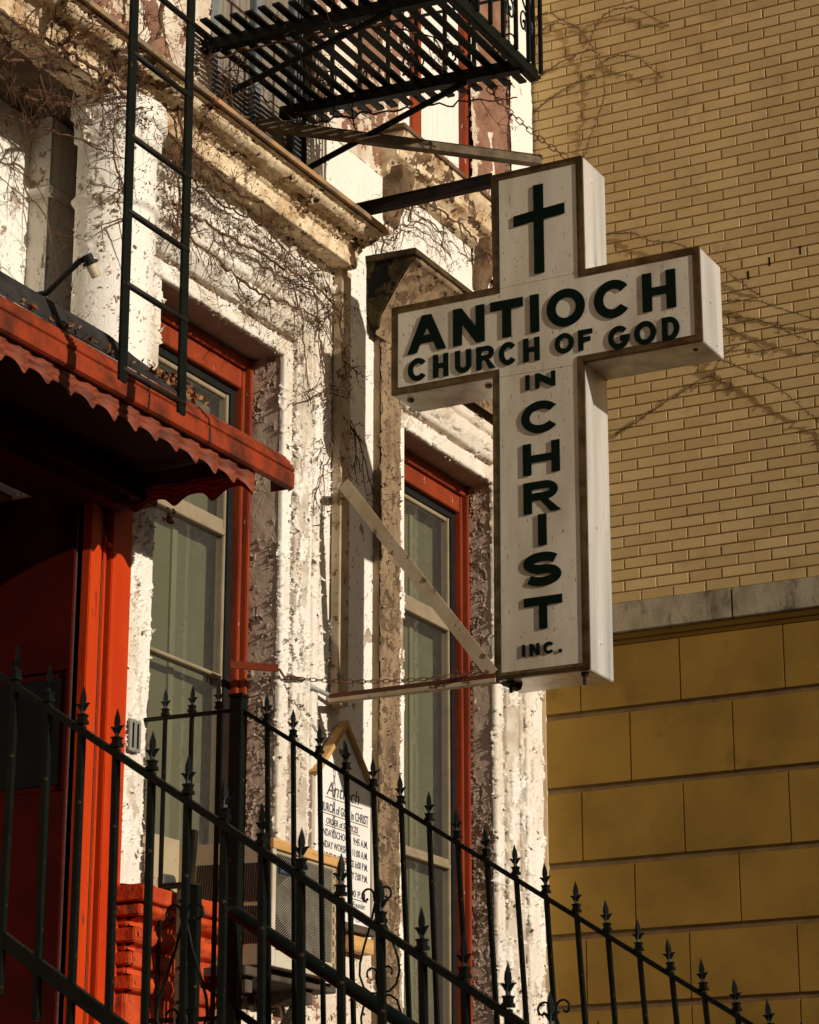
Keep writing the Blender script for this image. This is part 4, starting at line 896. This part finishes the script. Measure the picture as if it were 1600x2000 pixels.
link('badge_lettering', text_mesh('Friedrich', .03, .15, lambda a, b_, c_: Vector((gx0 + .04 + a, AY0 - .019 - c_, AZ1 - .146 + b_)), .001, shear=.3), ACL, ac)
MB().box((9.02, 6.16, 3.05), (9.449, 6.18, 3.62)).build('filler_panel', ACM, ac)
# shelf and strut carrying it, drain hose
sh = thing('conditioner_shelf', (9.75, D, 2.95), 'dark wooden shelf and struts under the window air conditioner', 'shelf')
MB().box((9.35, 5.74, 2.985), (10.16, D, 3.025)).build('board', DWOOD, sh, bevel=.003)
for x_ in (9.45, 9.98):
    MB().bar((x_, 5.80, 2.98), (x_, D, 2.60), .045, .045).build('strut', DWOOD, sh)
    MB().box((x_ - .03, 5.78, 2.92), (x_ + .03, D, 2.984)).build('bearer', DWOOD, sh)
tag(MB().tube([(9.98, 5.95, 2.99), (10.0, 5.93, 2.90), (10.03, 5.94, 2.82), (10.09, 5.98, 2.75), (10.10, 6.0, 2.6), (10.10, 6.02, 2.2)], .012, 8).build('drain_hose', HOSE, None, smooth=True), 'grey drain hose curving down the wall below the air conditioner', 'hose')
jb = thing('junction_box', (9.04, 5.83, 3.33), 'small white metal can resting on the red window base', 'fixture')
MB().tube([(8.985, 5.95, 3.355), (9.045, 5.93, 3.355)], .032, 14).build('can', UPWOOD, jb, smooth=False, bevel=.004)
MB().box((8.97, 5.93, 3.308), (9.06, 5.97, 3.322)).build('plate', IRONR, jb)

# ------------------------------------------------------------------ service notice
nt2 = thing('service_notice', (10.65, D, 3.39), 'white pointed-top board listing church services, framed in raw wood', 'notice board')
NX0, NX1, NY = 10.37, 10.93, 5.985
MB().prism([(NX0, 3.40), (NX1, 3.40), (NX1, 4.085), ((NX0+NX1)/2, 4.375), (NX0, 4.085)], lambda p: (p[0], NY, p[1]), lambda p: (p[0], NY + .02, p[1])).build('board', BOARD, nt2, bevel=.002)
cxn = (NX0 + NX1) / 2
MB().bar((cxn + .002, NY - .002, 4.392), (NX0 - .02, NY - .002, 4.078), .055, .024).build('gable_batten', WOOD, nt2, bevel=.002)
MB().bar((cxn - .004, NY - .001, 4.384), (NX1 + .012, NY - .001, 4.085), .050, .020).build('gable_batten', WOOD, nt2, bevel=.002)
BATT = simple('white_painted_batten', (.55, .47, .37), (.44, .36, .26), 8, .6)
MB().box((NX0 - .03, NY + .0, 3.40), (NX0 - .002, NY + .055, 4.07)).build('side_batten', BATT, nt2, bevel=.002)
MB().box((NX1 + .002, NY - .01, 3.38), (NX1 + .03, NY + .055, 4.08)).build('side_batten', BATT, nt2, bevel=.002)
MB().box((NX1 - .20, NY - .012, 3.27), (NX1 + .02, NY + .05, 3.345)).build('bottom_batten', WOOD, nt2, bevel=.003)
MB().box((NX0 - .02, NY - .02, 3.36), (NX1 + .02, NY + .05, 3.398)).build('bottom_rail', DWOOD, nt2, bevel=.003)
def MN(x0_, z0_): return lambda a, b_, c_: Vector((x0_ + a, NY - .001 - c_, z0_ + b_))
MB().box((cxn - .006, NY - .002, 4.10), (cxn + .008, NY - .0003, 4.30)).box((cxn - .05, NY - .002, 4.225), (cxn - .0065, NY - .0003, 4.25)).box((cxn + .0085, NY - .002, 4.225), (cxn + .05, NY - .0003, 4.25)).build('painted_cross', BROWNINK, nt2)
TX = [('Antioch', .100, NX0 + .11, .33, 4.00, .25, .0), ('CHURCH of GOD in CHRIST', .062, NX0 + .025, .51, 3.915, 0, .0008), ('ORDER of SERVICES', .044, NX0 + .11, .32, 3.855, .15, .0005),
      ('SUNDAY SCHOOL   9:45 A.M.', .050, NX0 + .03, .50, 3.795, 0, .0005), ('SUNDAY WORSHIP  11:00 A.M.', .050, NX0 + .03, .50, 3.737, 0, .0005), ('SUN EVENING SERVICE 6:00 P.M.', .050, NX0 + .03, .50, 3.68, 0, .0005),
      ('TUESDAY BIBLE STUDY 7:00 P.M.', .050, NX0 + .03, .50, 3.622, 0, .0005), ('THURSDAY NIGHT', .050, NX0 + .03, .27, 3.567, 0, .0005), ('8:00 P.M.', .048, NX0 + .32, .20, 3.535, 0, .0005),
      ('Founder', .042, NX0 + .38, .13, 3.485, .3, 0), ('Pastor', .042, NX0 + .38, .11, 3.45, .3, 0), ('715', .040, NX0 + .38, .07, 3.415, 0, .0004)]
for t_, sz_, x_, w_, z_, sh_, bo_ in TX:
    link('lettering', text_mesh(t_, sz_, w_, MN(x_, z_), .0012, shear=sh_, bold=bo_), INK, nt2)
m = MB()
for (xa_, xb_, z_) in ((.10, .47, 3.985), (.02, .53, 3.903), (.10, .45, 3.845), (.34, .53, 3.522)): m.box((NX0 + xa_, NY - .0016, z_), (NX0 + xb_, NY - .0003, z_ + .004))
m.build('ruled_line', BROWNINK, nt2)

# ------------------------------------------------------------------ stoop and railings
stp = MB(); stp.box((6.10, 5.45, 0), (9.08, D - .02, 2.5)); zt_ = 2.5; y_ = 5.45
while zt_ > .2:
    zt_ -= .178; stp.box((6.10, y_ - .275, 0), (9.08, y_ - .0005, zt_)); y_ -= .2755
tag(stp.build('stoop', STEP, None, bevel=.004), 'brown stone stoop climbing to the church door', 'stoop')

def finial_mesh():
    m = MB()
    m.box((-.015, -.015, .004), (.015, .015, .016)).box((-.0115, -.0115, .0162), (.0115, .0115, .030)).box((-.014, -.014, .0302), (.014, .014, .036))
    # spear: flattened diamond section
    zs_ = [.0362, .060, .068, .082, .098, .112, .128]; wy = [.0085, .0075, .010, .0125, .0105, .006, .0008]; wx = [.0085, .007, .007, .0075, .0065, .004, .0008]
    b0 = len(m.v)
    for z_, a, b_ in zip(zs_, wy, wx): m.v += [(0, -a, z_), (b_, 0, z_), (0, a, z_), (-b_, 0, z_)]
    for i in range(len(zs_) - 1):
        for k in range(4): m.f.append((b0+4*i+k, b0+4*i+(k+1) % 4, b0+4*(i+1)+(k+1) % 4, b0+4*(i+1)+k))
    for s_ in (-1, 1):
        pts = [(0, s_*.002, .048), (0, s_*.009, .060), (0, s_*.017, .068), (0, s_*.026, .070)]
        m.tube(pts, [.006, .0065, .005, .0012], 6)
    return m.mesh('finial')
FIN = finial_mesh(); FIN.materials.append(IRON)
def picket_mesh(h, w):
    me_ = MB().box((-w/2, -w/2, -h), (w/2, w/2, .004)).mesh('picket', bevel=.0012); me_.materials.append(IRON); return me_
def lyre(sc_=1.0):
    m = MB()
    for s_ in (-1, 1):
        P = []
        for t in range(15):   # top curl
            a = math.radians(-70 + t * 21); P.append((0, s_ * (.040 + .026*math.cos(a)), .026*math.sin(a)))
        P = P[::-1]
        P = [(0, s_*.0405, -.012), (0, s_*.052, -.022)] + [(0, s_ * (.040 + .027*math.cos(math.radians(a))), .027*math.sin(math.radians(a))) for a in range(-40, 200, 18)] + [(0, s_*.008, -.03), (0, s_*.03, -.11), (0, s_*.065, -.20), (0, s_*.088, -.27), (0, s_*.092, -.32), (0, s_*.075, -.37), (0, s_*.045, -.395), (0, s_*.012, -.40)]
        m.tube(P, .0048 * sc_, 6)
        m.tube([(0, s_*.012, -.385), (0, s_*.018, -.33)] + [(0, s_ * (.036 + .022*math.cos(math.radians(a))), -.318 + .022*math.sin(math.radians(a))) for a in range(180, -60, -20)], .0045 * sc_, 6)
        m.tube([(0, s_*.012, -.41), (0, s_*.045, -.412), (0, s_*.075, -.435), (0, s_*.092, -.49), (0, s_*.088, -.55), (0, s_*.03, -.75), (0, s_*.01, -.80)], .0048 * sc_, 6)
    me_ = m.mesh('scroll', smooth=True); me_.materials.append(IRON); return me_
LYR = lyre()
def add_picket(root, x, y, z, me_, lean=0.0, name='picket', fin=True):
    o = bpy.data.objects.new(name, me_); C.objects.link(o); o.parent = root; o.location = Vector((x, y, z)) - Vector(root.location)
    o.rotation_euler = (lean + rng.uniform(-.004, .004), rng.uniform(-.010, .010), rng.uniform(-.08, .08))
    if fin:
        f_ = bpy.data.objects.new('finial', FIN); C.objects.link(f_); f_.parent = o; f_.location = (0, 0, .0045)
        f_.rotation_euler = (rng.uniform(-.04, .04), rng.uniform(-.03, .03), rng.uniform(-.12, .12))
    return o
# near railing
XA = 6.25; SA = .650
def zA(y): return 3.525 - (4.775 - y) * SA
ra = thing('stair_railing', (XA, 3.6, 0), 'black iron stair railing with spear finials nearest the camera, sloping down to the right', 'railing', 'spear-topped iron railings of the stoop')
MB().bar((XA, 5.55, zA(5.55)), (XA, 1.75, zA(1.75)), .030, .022).build('top_rail', IRON, ra, bevel=.002)
MB().bar((XA, 5.55, zA(5.55) - .80), (XA, 1.75, zA(1.75) - .80), .030, .045).build('bottom_rail', IRON, ra, bevel=.002)
PA = picket_mesh(.98, .021)
yA0 = 4.712
for i in range(-6, 22):
    y_ = yA0 - .1325 * i + .0
    if 1.8 < y_ < 5.5: add_picket(ra, XA, y_, zA(y_) + .012, PA, lean=-.006*i*.3)
for i in (-7, -1, 5, 11):
    y_ = yA0 - .1325 * i
    if y_ < 5.5:
        o = bpy.data.objects.new('scroll', LYR); C.objects.link(o); o.parent = ra; o.location = Vector((XA, y_, zA(y_) - .335)) - Vector(ra.location); o.scale = (.95, .95, .95)
MB().box((XA - .025, 1.72, 0), (XA + .025, 1.77, zA(1.75) + .12)).build('end_post', IRON, ra, bevel=.004)
MB().box((XA - .025, 5.53, 2.45), (XA + .025, 5.58, zA(5.55) + .12)).build('end_post', IRON, ra, bevel=.004)
# far railing with its square corner post
XBR = 8.96
def zB(y): return 4.055 - (5.535 - y) * .642
rb = thing('stair_railing', (XBR, 4, 0), 'black iron stair railing with spear finials beyond the stairs, sloping down from a square post', 'railing', 'spear-topped iron railings of the stoop')
MB().bar((XBR, 5.55, zB(5.55)), (XBR, 1.75, zB(1.75)), .022, .018).build('top_rail', IRON, rb, bevel=.0015)
MB().bar((XBR, 5.55, zB(5.55) - 1.28), (XBR, 1.75, zB(1.75) - 1.28), .022, .03).build('bottom_rail', IRON, rb, bevel=.0015)
MB().box((XBR - .028, 5.528, 2.45), (XBR + .028, 5.588, 4.112)).box((XBR - .033, 5.523, 4.1125), (XBR + .033, 5.593, 4.128)).build('corner_post', IRON, rb, bevel=.003)
PB = picket_mesh(1.32, .0175)
ysB = [5.412 - .1298 * i for i in range(28)]
for i, y_ in enumerate(ysB):
    if y_ > 1.8: add_picket(rb, XBR, y_, zB(y_) + .010, PB, lean=-min(.085, .022 + .0042 * i))
for i in (4, 10, 16):
    o = bpy.data.objects.new('scroll', LYR); C.objects.link(o); o.parent = rb; o.location = Vector((XBR, ysB[i] - .012 - .0012*i, zB(ysB[i]) - .43)) - Vector(rb.location); o.rotation_euler = (-(.03 + .004*i), 0, 0)
MB().box((XBR - .025, 1.72, 0), (XBR + .025, 1.77, zB(1.75) + .12)).build('end_post', IRON, rb, bevel=.004)
# short level railing from the post to the wall
rc = thing('landing_railing', (XBR, 5.8, 0), 'short level iron railing with three spear finials between the square post and the white pier', 'railing')
MB().bar((XBR + .001, 5.60, 4.060), (XBR + .001, D + .0, 4.068), .020, .016).build('rail', IRON, rc, bevel=.0015)
MB().bar((XBR + .001, 5.60, 2.75), (XBR + .001, D, 2.76), .02, .02).build('rail', IRON, rc, bevel=.0015)
PC = picket_mesh(1.34, .016)
for y_ in (5.934, 5.796, 5.657): add_picket(rc, XBR, y_, 4.066, PC)
# pipe handrail
hr = thing('pipe_handrail', (8.88, 4.5, 2.6), 'thick black pipe handrail sloping down from the square post', 'handrail')
MB().tube([(8.885, 5.535, 3.178), (8.885, 5.525, 3.180), (8.885, 5.505, 3.171), (8.885, 1.9, 3.171 - 3.605*.620)], [.018, .029, .031, .031], 16).build('pipe', IRON, hr, smooth=True)
MB().box((8.90, 5.53, 3.13), (8.935, 5.56, 3.18)).build('bracket', IRON, hr)
MB().box((8.86, 1.95, 0), (8.91, 2.0, .95)).build('bracket', IRON, hr)
# perforated steel post
sp_ = thing('steel_post', (6.62, 4.25, 2.0), 'rust-brown perforated steel post with a black bar clamped on top, inside the near railing', 'post')
m = MB().box((6.60, 4.276, 1.2), (6.604, 4.308, 2.865)).box((6.6045, 4.276, 1.2), (6.64, 4.280, 2.865)); m.build('angle', simple('brown_steel_angle', (.22, .14, .085), (.15, .085, .05), 10, .45, metal=.2, bstr=.2), sp_, bevel=.001)
MB().box((6.61, 4.238, 1.2), (6.64, 4.275, 2.868)).build('channel', IRON, sp_, bevel=.002)
m = MB()
for k in range(12): m.tube([(6.5995, 4.292, 2.82 - k*.105), (6.598, 4.292, 2.82 - k*.105)], .006, 10)
m.build('punched_hole', DARK, sp_)
MB().bar((6.62, 4.275, 2.872), (6.62, 4.262, 3.045), .022, .024).build('top_bar', IRONR, sp_, bevel=.002)
MB().box((6.59, 4.25, 2.8685), (6.65, 4.36, 2.8775)).build('clamp', IRONR, sp_)

# ------------------------------------------------------------------ vines
def smooth_path(pts, step=.035, wob=.006, rr=None):
    P = [Vector(p) for p in pts]; out_ = []
    for i in range(len(P) - 1):
        a = P[max(i-1, 0)]; b_ = P[i]; c_ = P[i+1]; d = P[min(i+2, len(P)-1)]; n_ = max(2, int((c_-b_).length / step))
        for k in range(n_):
            t = k / n_; q = .5 * ((2*b_) + (c_-a)*t + (2*a - 5*b_ + 4*c_ - d)*t*t + (-a + 3*b_ - 3*c_ + d)*t**3)
            out_.append(q + Vector((rr.gauss(0, wob), rr.gauss(0, wob*.5), rr.gauss(0, wob))))
    out_.append(P[-1]); return out_
def grow(m, bm_, p, d, L, r_, depth, rr, out_dir, drop=.02):
    n_ = max(3, int(L / .022)); pts = [p.copy()]; d = d.normalized()
    for i in range(n_):
        d = (d + Vector((rr.gauss(0, .105), rr.gauss(0, .06), rr.gauss(0, .105) - drop))).normalized()
        p = p + d * (L / n_); pts.append(p.copy())
    m.tube(pts, [r_ * (1 - .7*i/n_) for i in range(n_ + 1)], 4, cap=False)
    if depth > 0:
        for k in range(rr.choice((1, 2, 2, 3, 4))):
            q = pts[rr.randrange(1, len(pts))]; a = rr.uniform(0, 2*math.pi)
            grow(m, bm_, q, Vector((math.cos(a), rr.uniform(-.35, .1), math.sin(a))) + d*.8, L * rr.uniform(.35, .7), r_ * .62, depth - 1, rr, out_dir, drop)
    elif rr.random() < .4:
        for k in range(rr.randint(2, 6)):
            c_ = pts[-1] + Vector((rr.gauss(0, .010), rr.gauss(0, .008), rr.gauss(0, .012))); s = rr.uniform(.0028, .0048)
            bm_.add([c_ + Vector(v) * s for v in ((1,0,0),(-1,0,0),(0,1,0),(0,-1,0),(0,0,1),(0,0,-1))], [(0,2,4),(2,1,4),(1,3,4),(3,0,4),(2,0,5),(1,2,5),(3,1,5),(0,3,5)])
def vine(label, paths, seed, dens=9, L=(.12, .34), cat='vine', mat=VINE, tmat=TWIG, group='dead vines on the white facade', drop=.03, depth=2):
    rr = random.Random(seed); t0 = paths[0][1][0]
    root = thing('dead_vine', t0, label, cat, group); st_ = MB(); tw = MB(); be = MB()
    for (r_, pts) in paths:
        P = smooth_path(pts, .035, .007, rr)
        st_.tube(P, [r_ * (1 - .35*i/len(P)) * rr.uniform(.88, 1.12) for i in range(len(P))], 6)
        L_ = sum((b_-a).length for a, b_ in zip(P[:-1], P[1:]))
        for k in range(int(L_ * dens)):
            q = P[rr.randrange(len(P))]; a = rr.uniform(0, 2*math.pi)
            grow(tw, be, q, Vector((math.cos(a), rr.uniform(-.4, .05), math.sin(a))), rr.uniform(*L), rr.choice((.002, .0026, .0034, .0052)), depth, rr, None, drop)
    st_.build('stem', mat, root, smooth=True, recalc=False); tw.build('twigs', tmat, root, recalc=False)
    lf = MB()
    for k in range(int(len(tw.v) / 160)):
        q = Vector(tw.v[rr.randrange(len(tw.v))]); s_ = rr.uniform(.007, .018); a = Vector((rr.uniform(-1, 1), rr.uniform(-.6, .2), rr.uniform(-1, .2))).normalized(); b_ = a.orthogonal().normalized(); n_ = a.cross(b_)
        lf.add([q, q + a*s_ + b_*s_*.5, q + a*s_*1.9 + n_*s_*.3, q + a*s_ - b_*s_*.45 + n_*s_*.3], [(0, 1, 2), (0, 2, 3)])
    if lf.v: tag(lf.build('shrivelled_leaves', DLEAF, root, recalc=False), kind='stuff')
    if be.v: tag(be.build('berries', BERRY, root, recalc=False), kind='stuff')
    return root
V_ = vine('thick gnarled dead vine sprawling over the left cornice and soffit behind the ladder',
    [(.010, [(7.33, 5.86, 6.78), (7.65, 5.86, 6.78), (7.91, 5.86, 6.82), (8.19, 5.86, 6.81), (8.39, 5.86, 6.80), (8.73, 5.86, 6.77), (9.13, 5.86, 6.75), (9.41, 5.86, 6.73)]),
     (.013, [(7.24, 5.75, 6.56), (7.48, 5.75, 6.56), (7.66, 5.75, 6.66), (7.76, 5.75, 6.76), (7.93, 5.75, 6.83)]),
     (.013, [(8.55, 5.80, 7.60), (8.55, 5.80, 7.28), (8.53, 5.80, 7.18), (8.43, 5.80, 7.07), (8.34, 5.80, 6.97), (8.26, 5.80, 6.86), (8.12, 5.80, 6.77)]),
     (.007, [(7.54, 5.98, 6.62), (7.82, 5.98, 6.74), (8.04, 5.98, 6.80), (8.36, 5.90, 6.86), (8.52, 5.84, 6.88)]),
     (.006, [(7.64, 6.00, 6.59), (7.94, 6.00, 6.61), (8.28, 5.86, 6.73), (8.60, 5.80, 6.80)]),
     (.007, [(7.45, 5.83, 7.02), (7.9, 5.83, 6.97), (8.3, 5.80, 7.03), (8.75, 5.80, 6.95), (9.2, 5.72, 7.03)])], 3, dens=17, L=(.12, .36))
vine('wiry dead vine with dark berries trailing across the frieze above the first window',
    [(.008, [(8.96, 5.98, 6.55), (9.18, 5.98, 6.55), (9.50, 5.98, 6.57), (9.94, 5.98, 6.60), (10.30, 5.98, 6.62), (10.52, 5.98, 6.59)]),
     (.006, [(8.96, 5.98, 6.43), (9.28, 5.98, 6.42), (9.66, 5.98, 6.38), (10.05, 5.98, 6.42), (10.35, 5.98, 6.46)]),
     (.005, [(9.08, 5.97, 6.74), (9.36, 5.97, 6.70), (9.74, 5.97, 6.74), (10.04, 5.97, 6.69), (10.35, 5.97, 6.73)]),
     (.008, [(8.80, 5.86, 6.93), (8.87, 5.87, 6.80), (8.94, 5.93, 6.67), (8.97, 5.95, 6.48), (8.96, 5.95, 6.32)])], 5, dens=20, L=(.08, .30))
vine('thin dead vine hanging down the white pier right of the first window',
    [(.005, [(10.30, 5.98, 6.58), (10.36, 5.98, 6.35), (10.42, 5.98, 6.10), (10.50, 5.98, 5.85), (10.36, 5.98, 5.55)]),
     (.0045, [(10.52, 5.97, 6.6), (10.56, 5.96, 6.37), (10.60, 6.0, 6.1), (10.85, 6.02, 5.95), (11.0, 6.02, 5.7)]),
     (.004, [(10.15, 5.98, 6.5), (10.21, 5.98, 6.22), (10.27, 5.98, 5.96)])], 8, dens=15, L=(.10, .30), drop=.10)
vine('dead vine strands draped over the round white column beside the arch',
    [(.005, [(8.28, 5.84, 6.64), (8.30, 5.86, 6.46), (8.40, 5.86, 6.33), (8.42, 5.87, 6.15)]), (.004, [(8.10, 6.12, 6.41), (8.05, 6.16, 6.3), (8.14, 6.12, 6.20), (8.2, 6.1, 6.05)]),
     (.004, [(7.95, 6.2, 6.6), (8.2, 6.0, 6.55), (8.5, 5.84, 6.5)])], 12, dens=14, L=(.10, .26), drop=.06)
vine('dead vine with berry clusters on the sunlit wall left of the top of the cross',
    [(.006, [(11.05, 6.00, 7.10), (11.14, 6.00, 7.31), (11.42, 6.00, 7.54), (11.36, 6.00, 7.42), (11.61, 6.00, 7.52), (11.80, 6.00, 7.50)]),
     (.0045, [(11.20, 6.00, 7.23), (11.32, 6.00, 7.37), (11.63, 6.00, 7.43), (11.89, 6.00, 7.40)]), (.007, [(11.34, 5.95, 7.56), (11.72, 5.93, 7.58), (12.12, 5.93, 7.56), (12.45, 5.95, 7.52), (12.6, 5.98, 7.3)])], 15, dens=11, L=(.08, .26), drop=.08)
vine('dead vine tangled along the underside of the fire escape balcony',
    [(.006, [(10.12, 5.9, 7.45), (10.12, 5.5, 7.42), (10.13, 5.1, 7.38), (10.16, 4.75, 7.34)]), (.006, [(9.2, 5.95, 7.40), (9.3, 5.6, 7.45), (9.4, 5.2, 7.5), (9.7, 4.9, 7.46)]), (.005, [(9.2, 5.9, 7.3), (9.7, 5.95, 7.42), (10.1, 5.9, 7.38)]),
     (.005, [(10.0, 5.3, 7.52), (9.6, 5.1, 7.56), (9.3, 4.9, 7.56)])], 18, dens=12, L=(.08, .24), drop=.05)

CRP = [
    [[(6.037, 9.529), (5.898, 9.545), (5.785, 9.457), (5.679, 9.375), (5.610, 9.267), (5.560, 9.163), (5.516, 9.063), (5.505, 8.952), (5.515, 8.830), (5.571, 8.701), (5.645, 8.523), (5.69, 8.35), (5.80, 8.1)],
     [(5.984, 9.412), (5.857, 9.446), (5.785, 9.431), (5.679, 9.375)], [(5.610, 9.267), (5.555, 9.362), (5.465, 9.429), (5.341, 9.434), (5.221, 9.366), (5.087, 9.242)],
     [(5.971, 9.113), (5.808, 9.164), (5.683, 9.183), (5.612, 9.205), (5.542, 9.166)], [(6.033, 8.856), (5.885, 8.918), (5.759, 8.978), (5.581, 9.025)], [(5.508, 9.107), (5.438, 9.115), (5.300, 9.074), (5.199, 8.984), (5.133, 8.897)]],
    [[(5.60, 7.93), (5.369, 7.889), (5.236, 7.811), (5.037, 7.736), (4.812, 7.573), (4.687, 7.448), (4.564, 7.325)], [(4.95, 7.30), (4.823, 7.320), (4.598, 7.289), (4.411, 7.198), (4.196, 7.092), (4.045, 7.016)],
     [(4.92, 7.24), (4.820, 7.234), (4.571, 7.164), (4.386, 7.048), (4.204, 6.943), (4.084, 6.864)], [(4.95, 7.19), (4.822, 7.172), (4.671, 7.085), (4.517, 6.959)]],
    [[(5.0, 7.05), (4.830, 6.968), (4.618, 6.832), (4.435, 6.688), (4.229, 6.464), (4.086, 6.269)], [(5.506, 6.603), (5.338, 6.666), (5.104, 6.772), (4.889, 6.865), (4.749, 6.759)], [(4.889, 6.865), (4.80, 6.97), (4.7, 7.03)]]]
CLAB = ['looping creeper arching over the buff brick wall above the cross sign', 'creeper strands trailing right across the brick wall beside the sign arm', 'creeper runners on the brick wall just below the right sign arm']
for paths, lab in zip(CRP, CLAB):
    rr = random.Random(len(lab)); root = thing('wall_creeper', (XW - .02, paths[0][0][0], paths[0][0][1]), lab, 'vine', 'creepers on the buff brick wall'); m = MB(); tw = MB()
    for pts in paths:
        n0 = len(pts)
        P = smooth_path([(XW - .007 - .024 * math.sin(math.pi * i / (n0 - 1)), a, b_) for i, (a, b_) in enumerate(pts)], .03, .003, rr)
        P = [Vector((min(q.x, XW - .005), q.y, q.z)) for q in P]
        m.tube(P, [.0042 * (1 - .4*i/len(P)) for i in range(len(P))], 5)
        for q in P:
            for k in range(4):
                a = rr.uniform(0, 2*math.pi); e = q + Vector((rr.uniform(-.008, .006), math.cos(a)*rr.uniform(.008, .026), math.sin(a)*rr.uniform(.008, .026)))
                tw.tube([q, (q+e)/2 + Vector((-.003, 0, .003)), e], .0017, 3, cap=False)
    m.build('stem', CREEP, root, smooth=True, recalc=False); tw.build('tendrils', CREEP, root, recalc=False)
print('objects', len(bpy.data.objects), 'verts', sum(len(m_.vertices) for m_ in bpy.data.meshes))
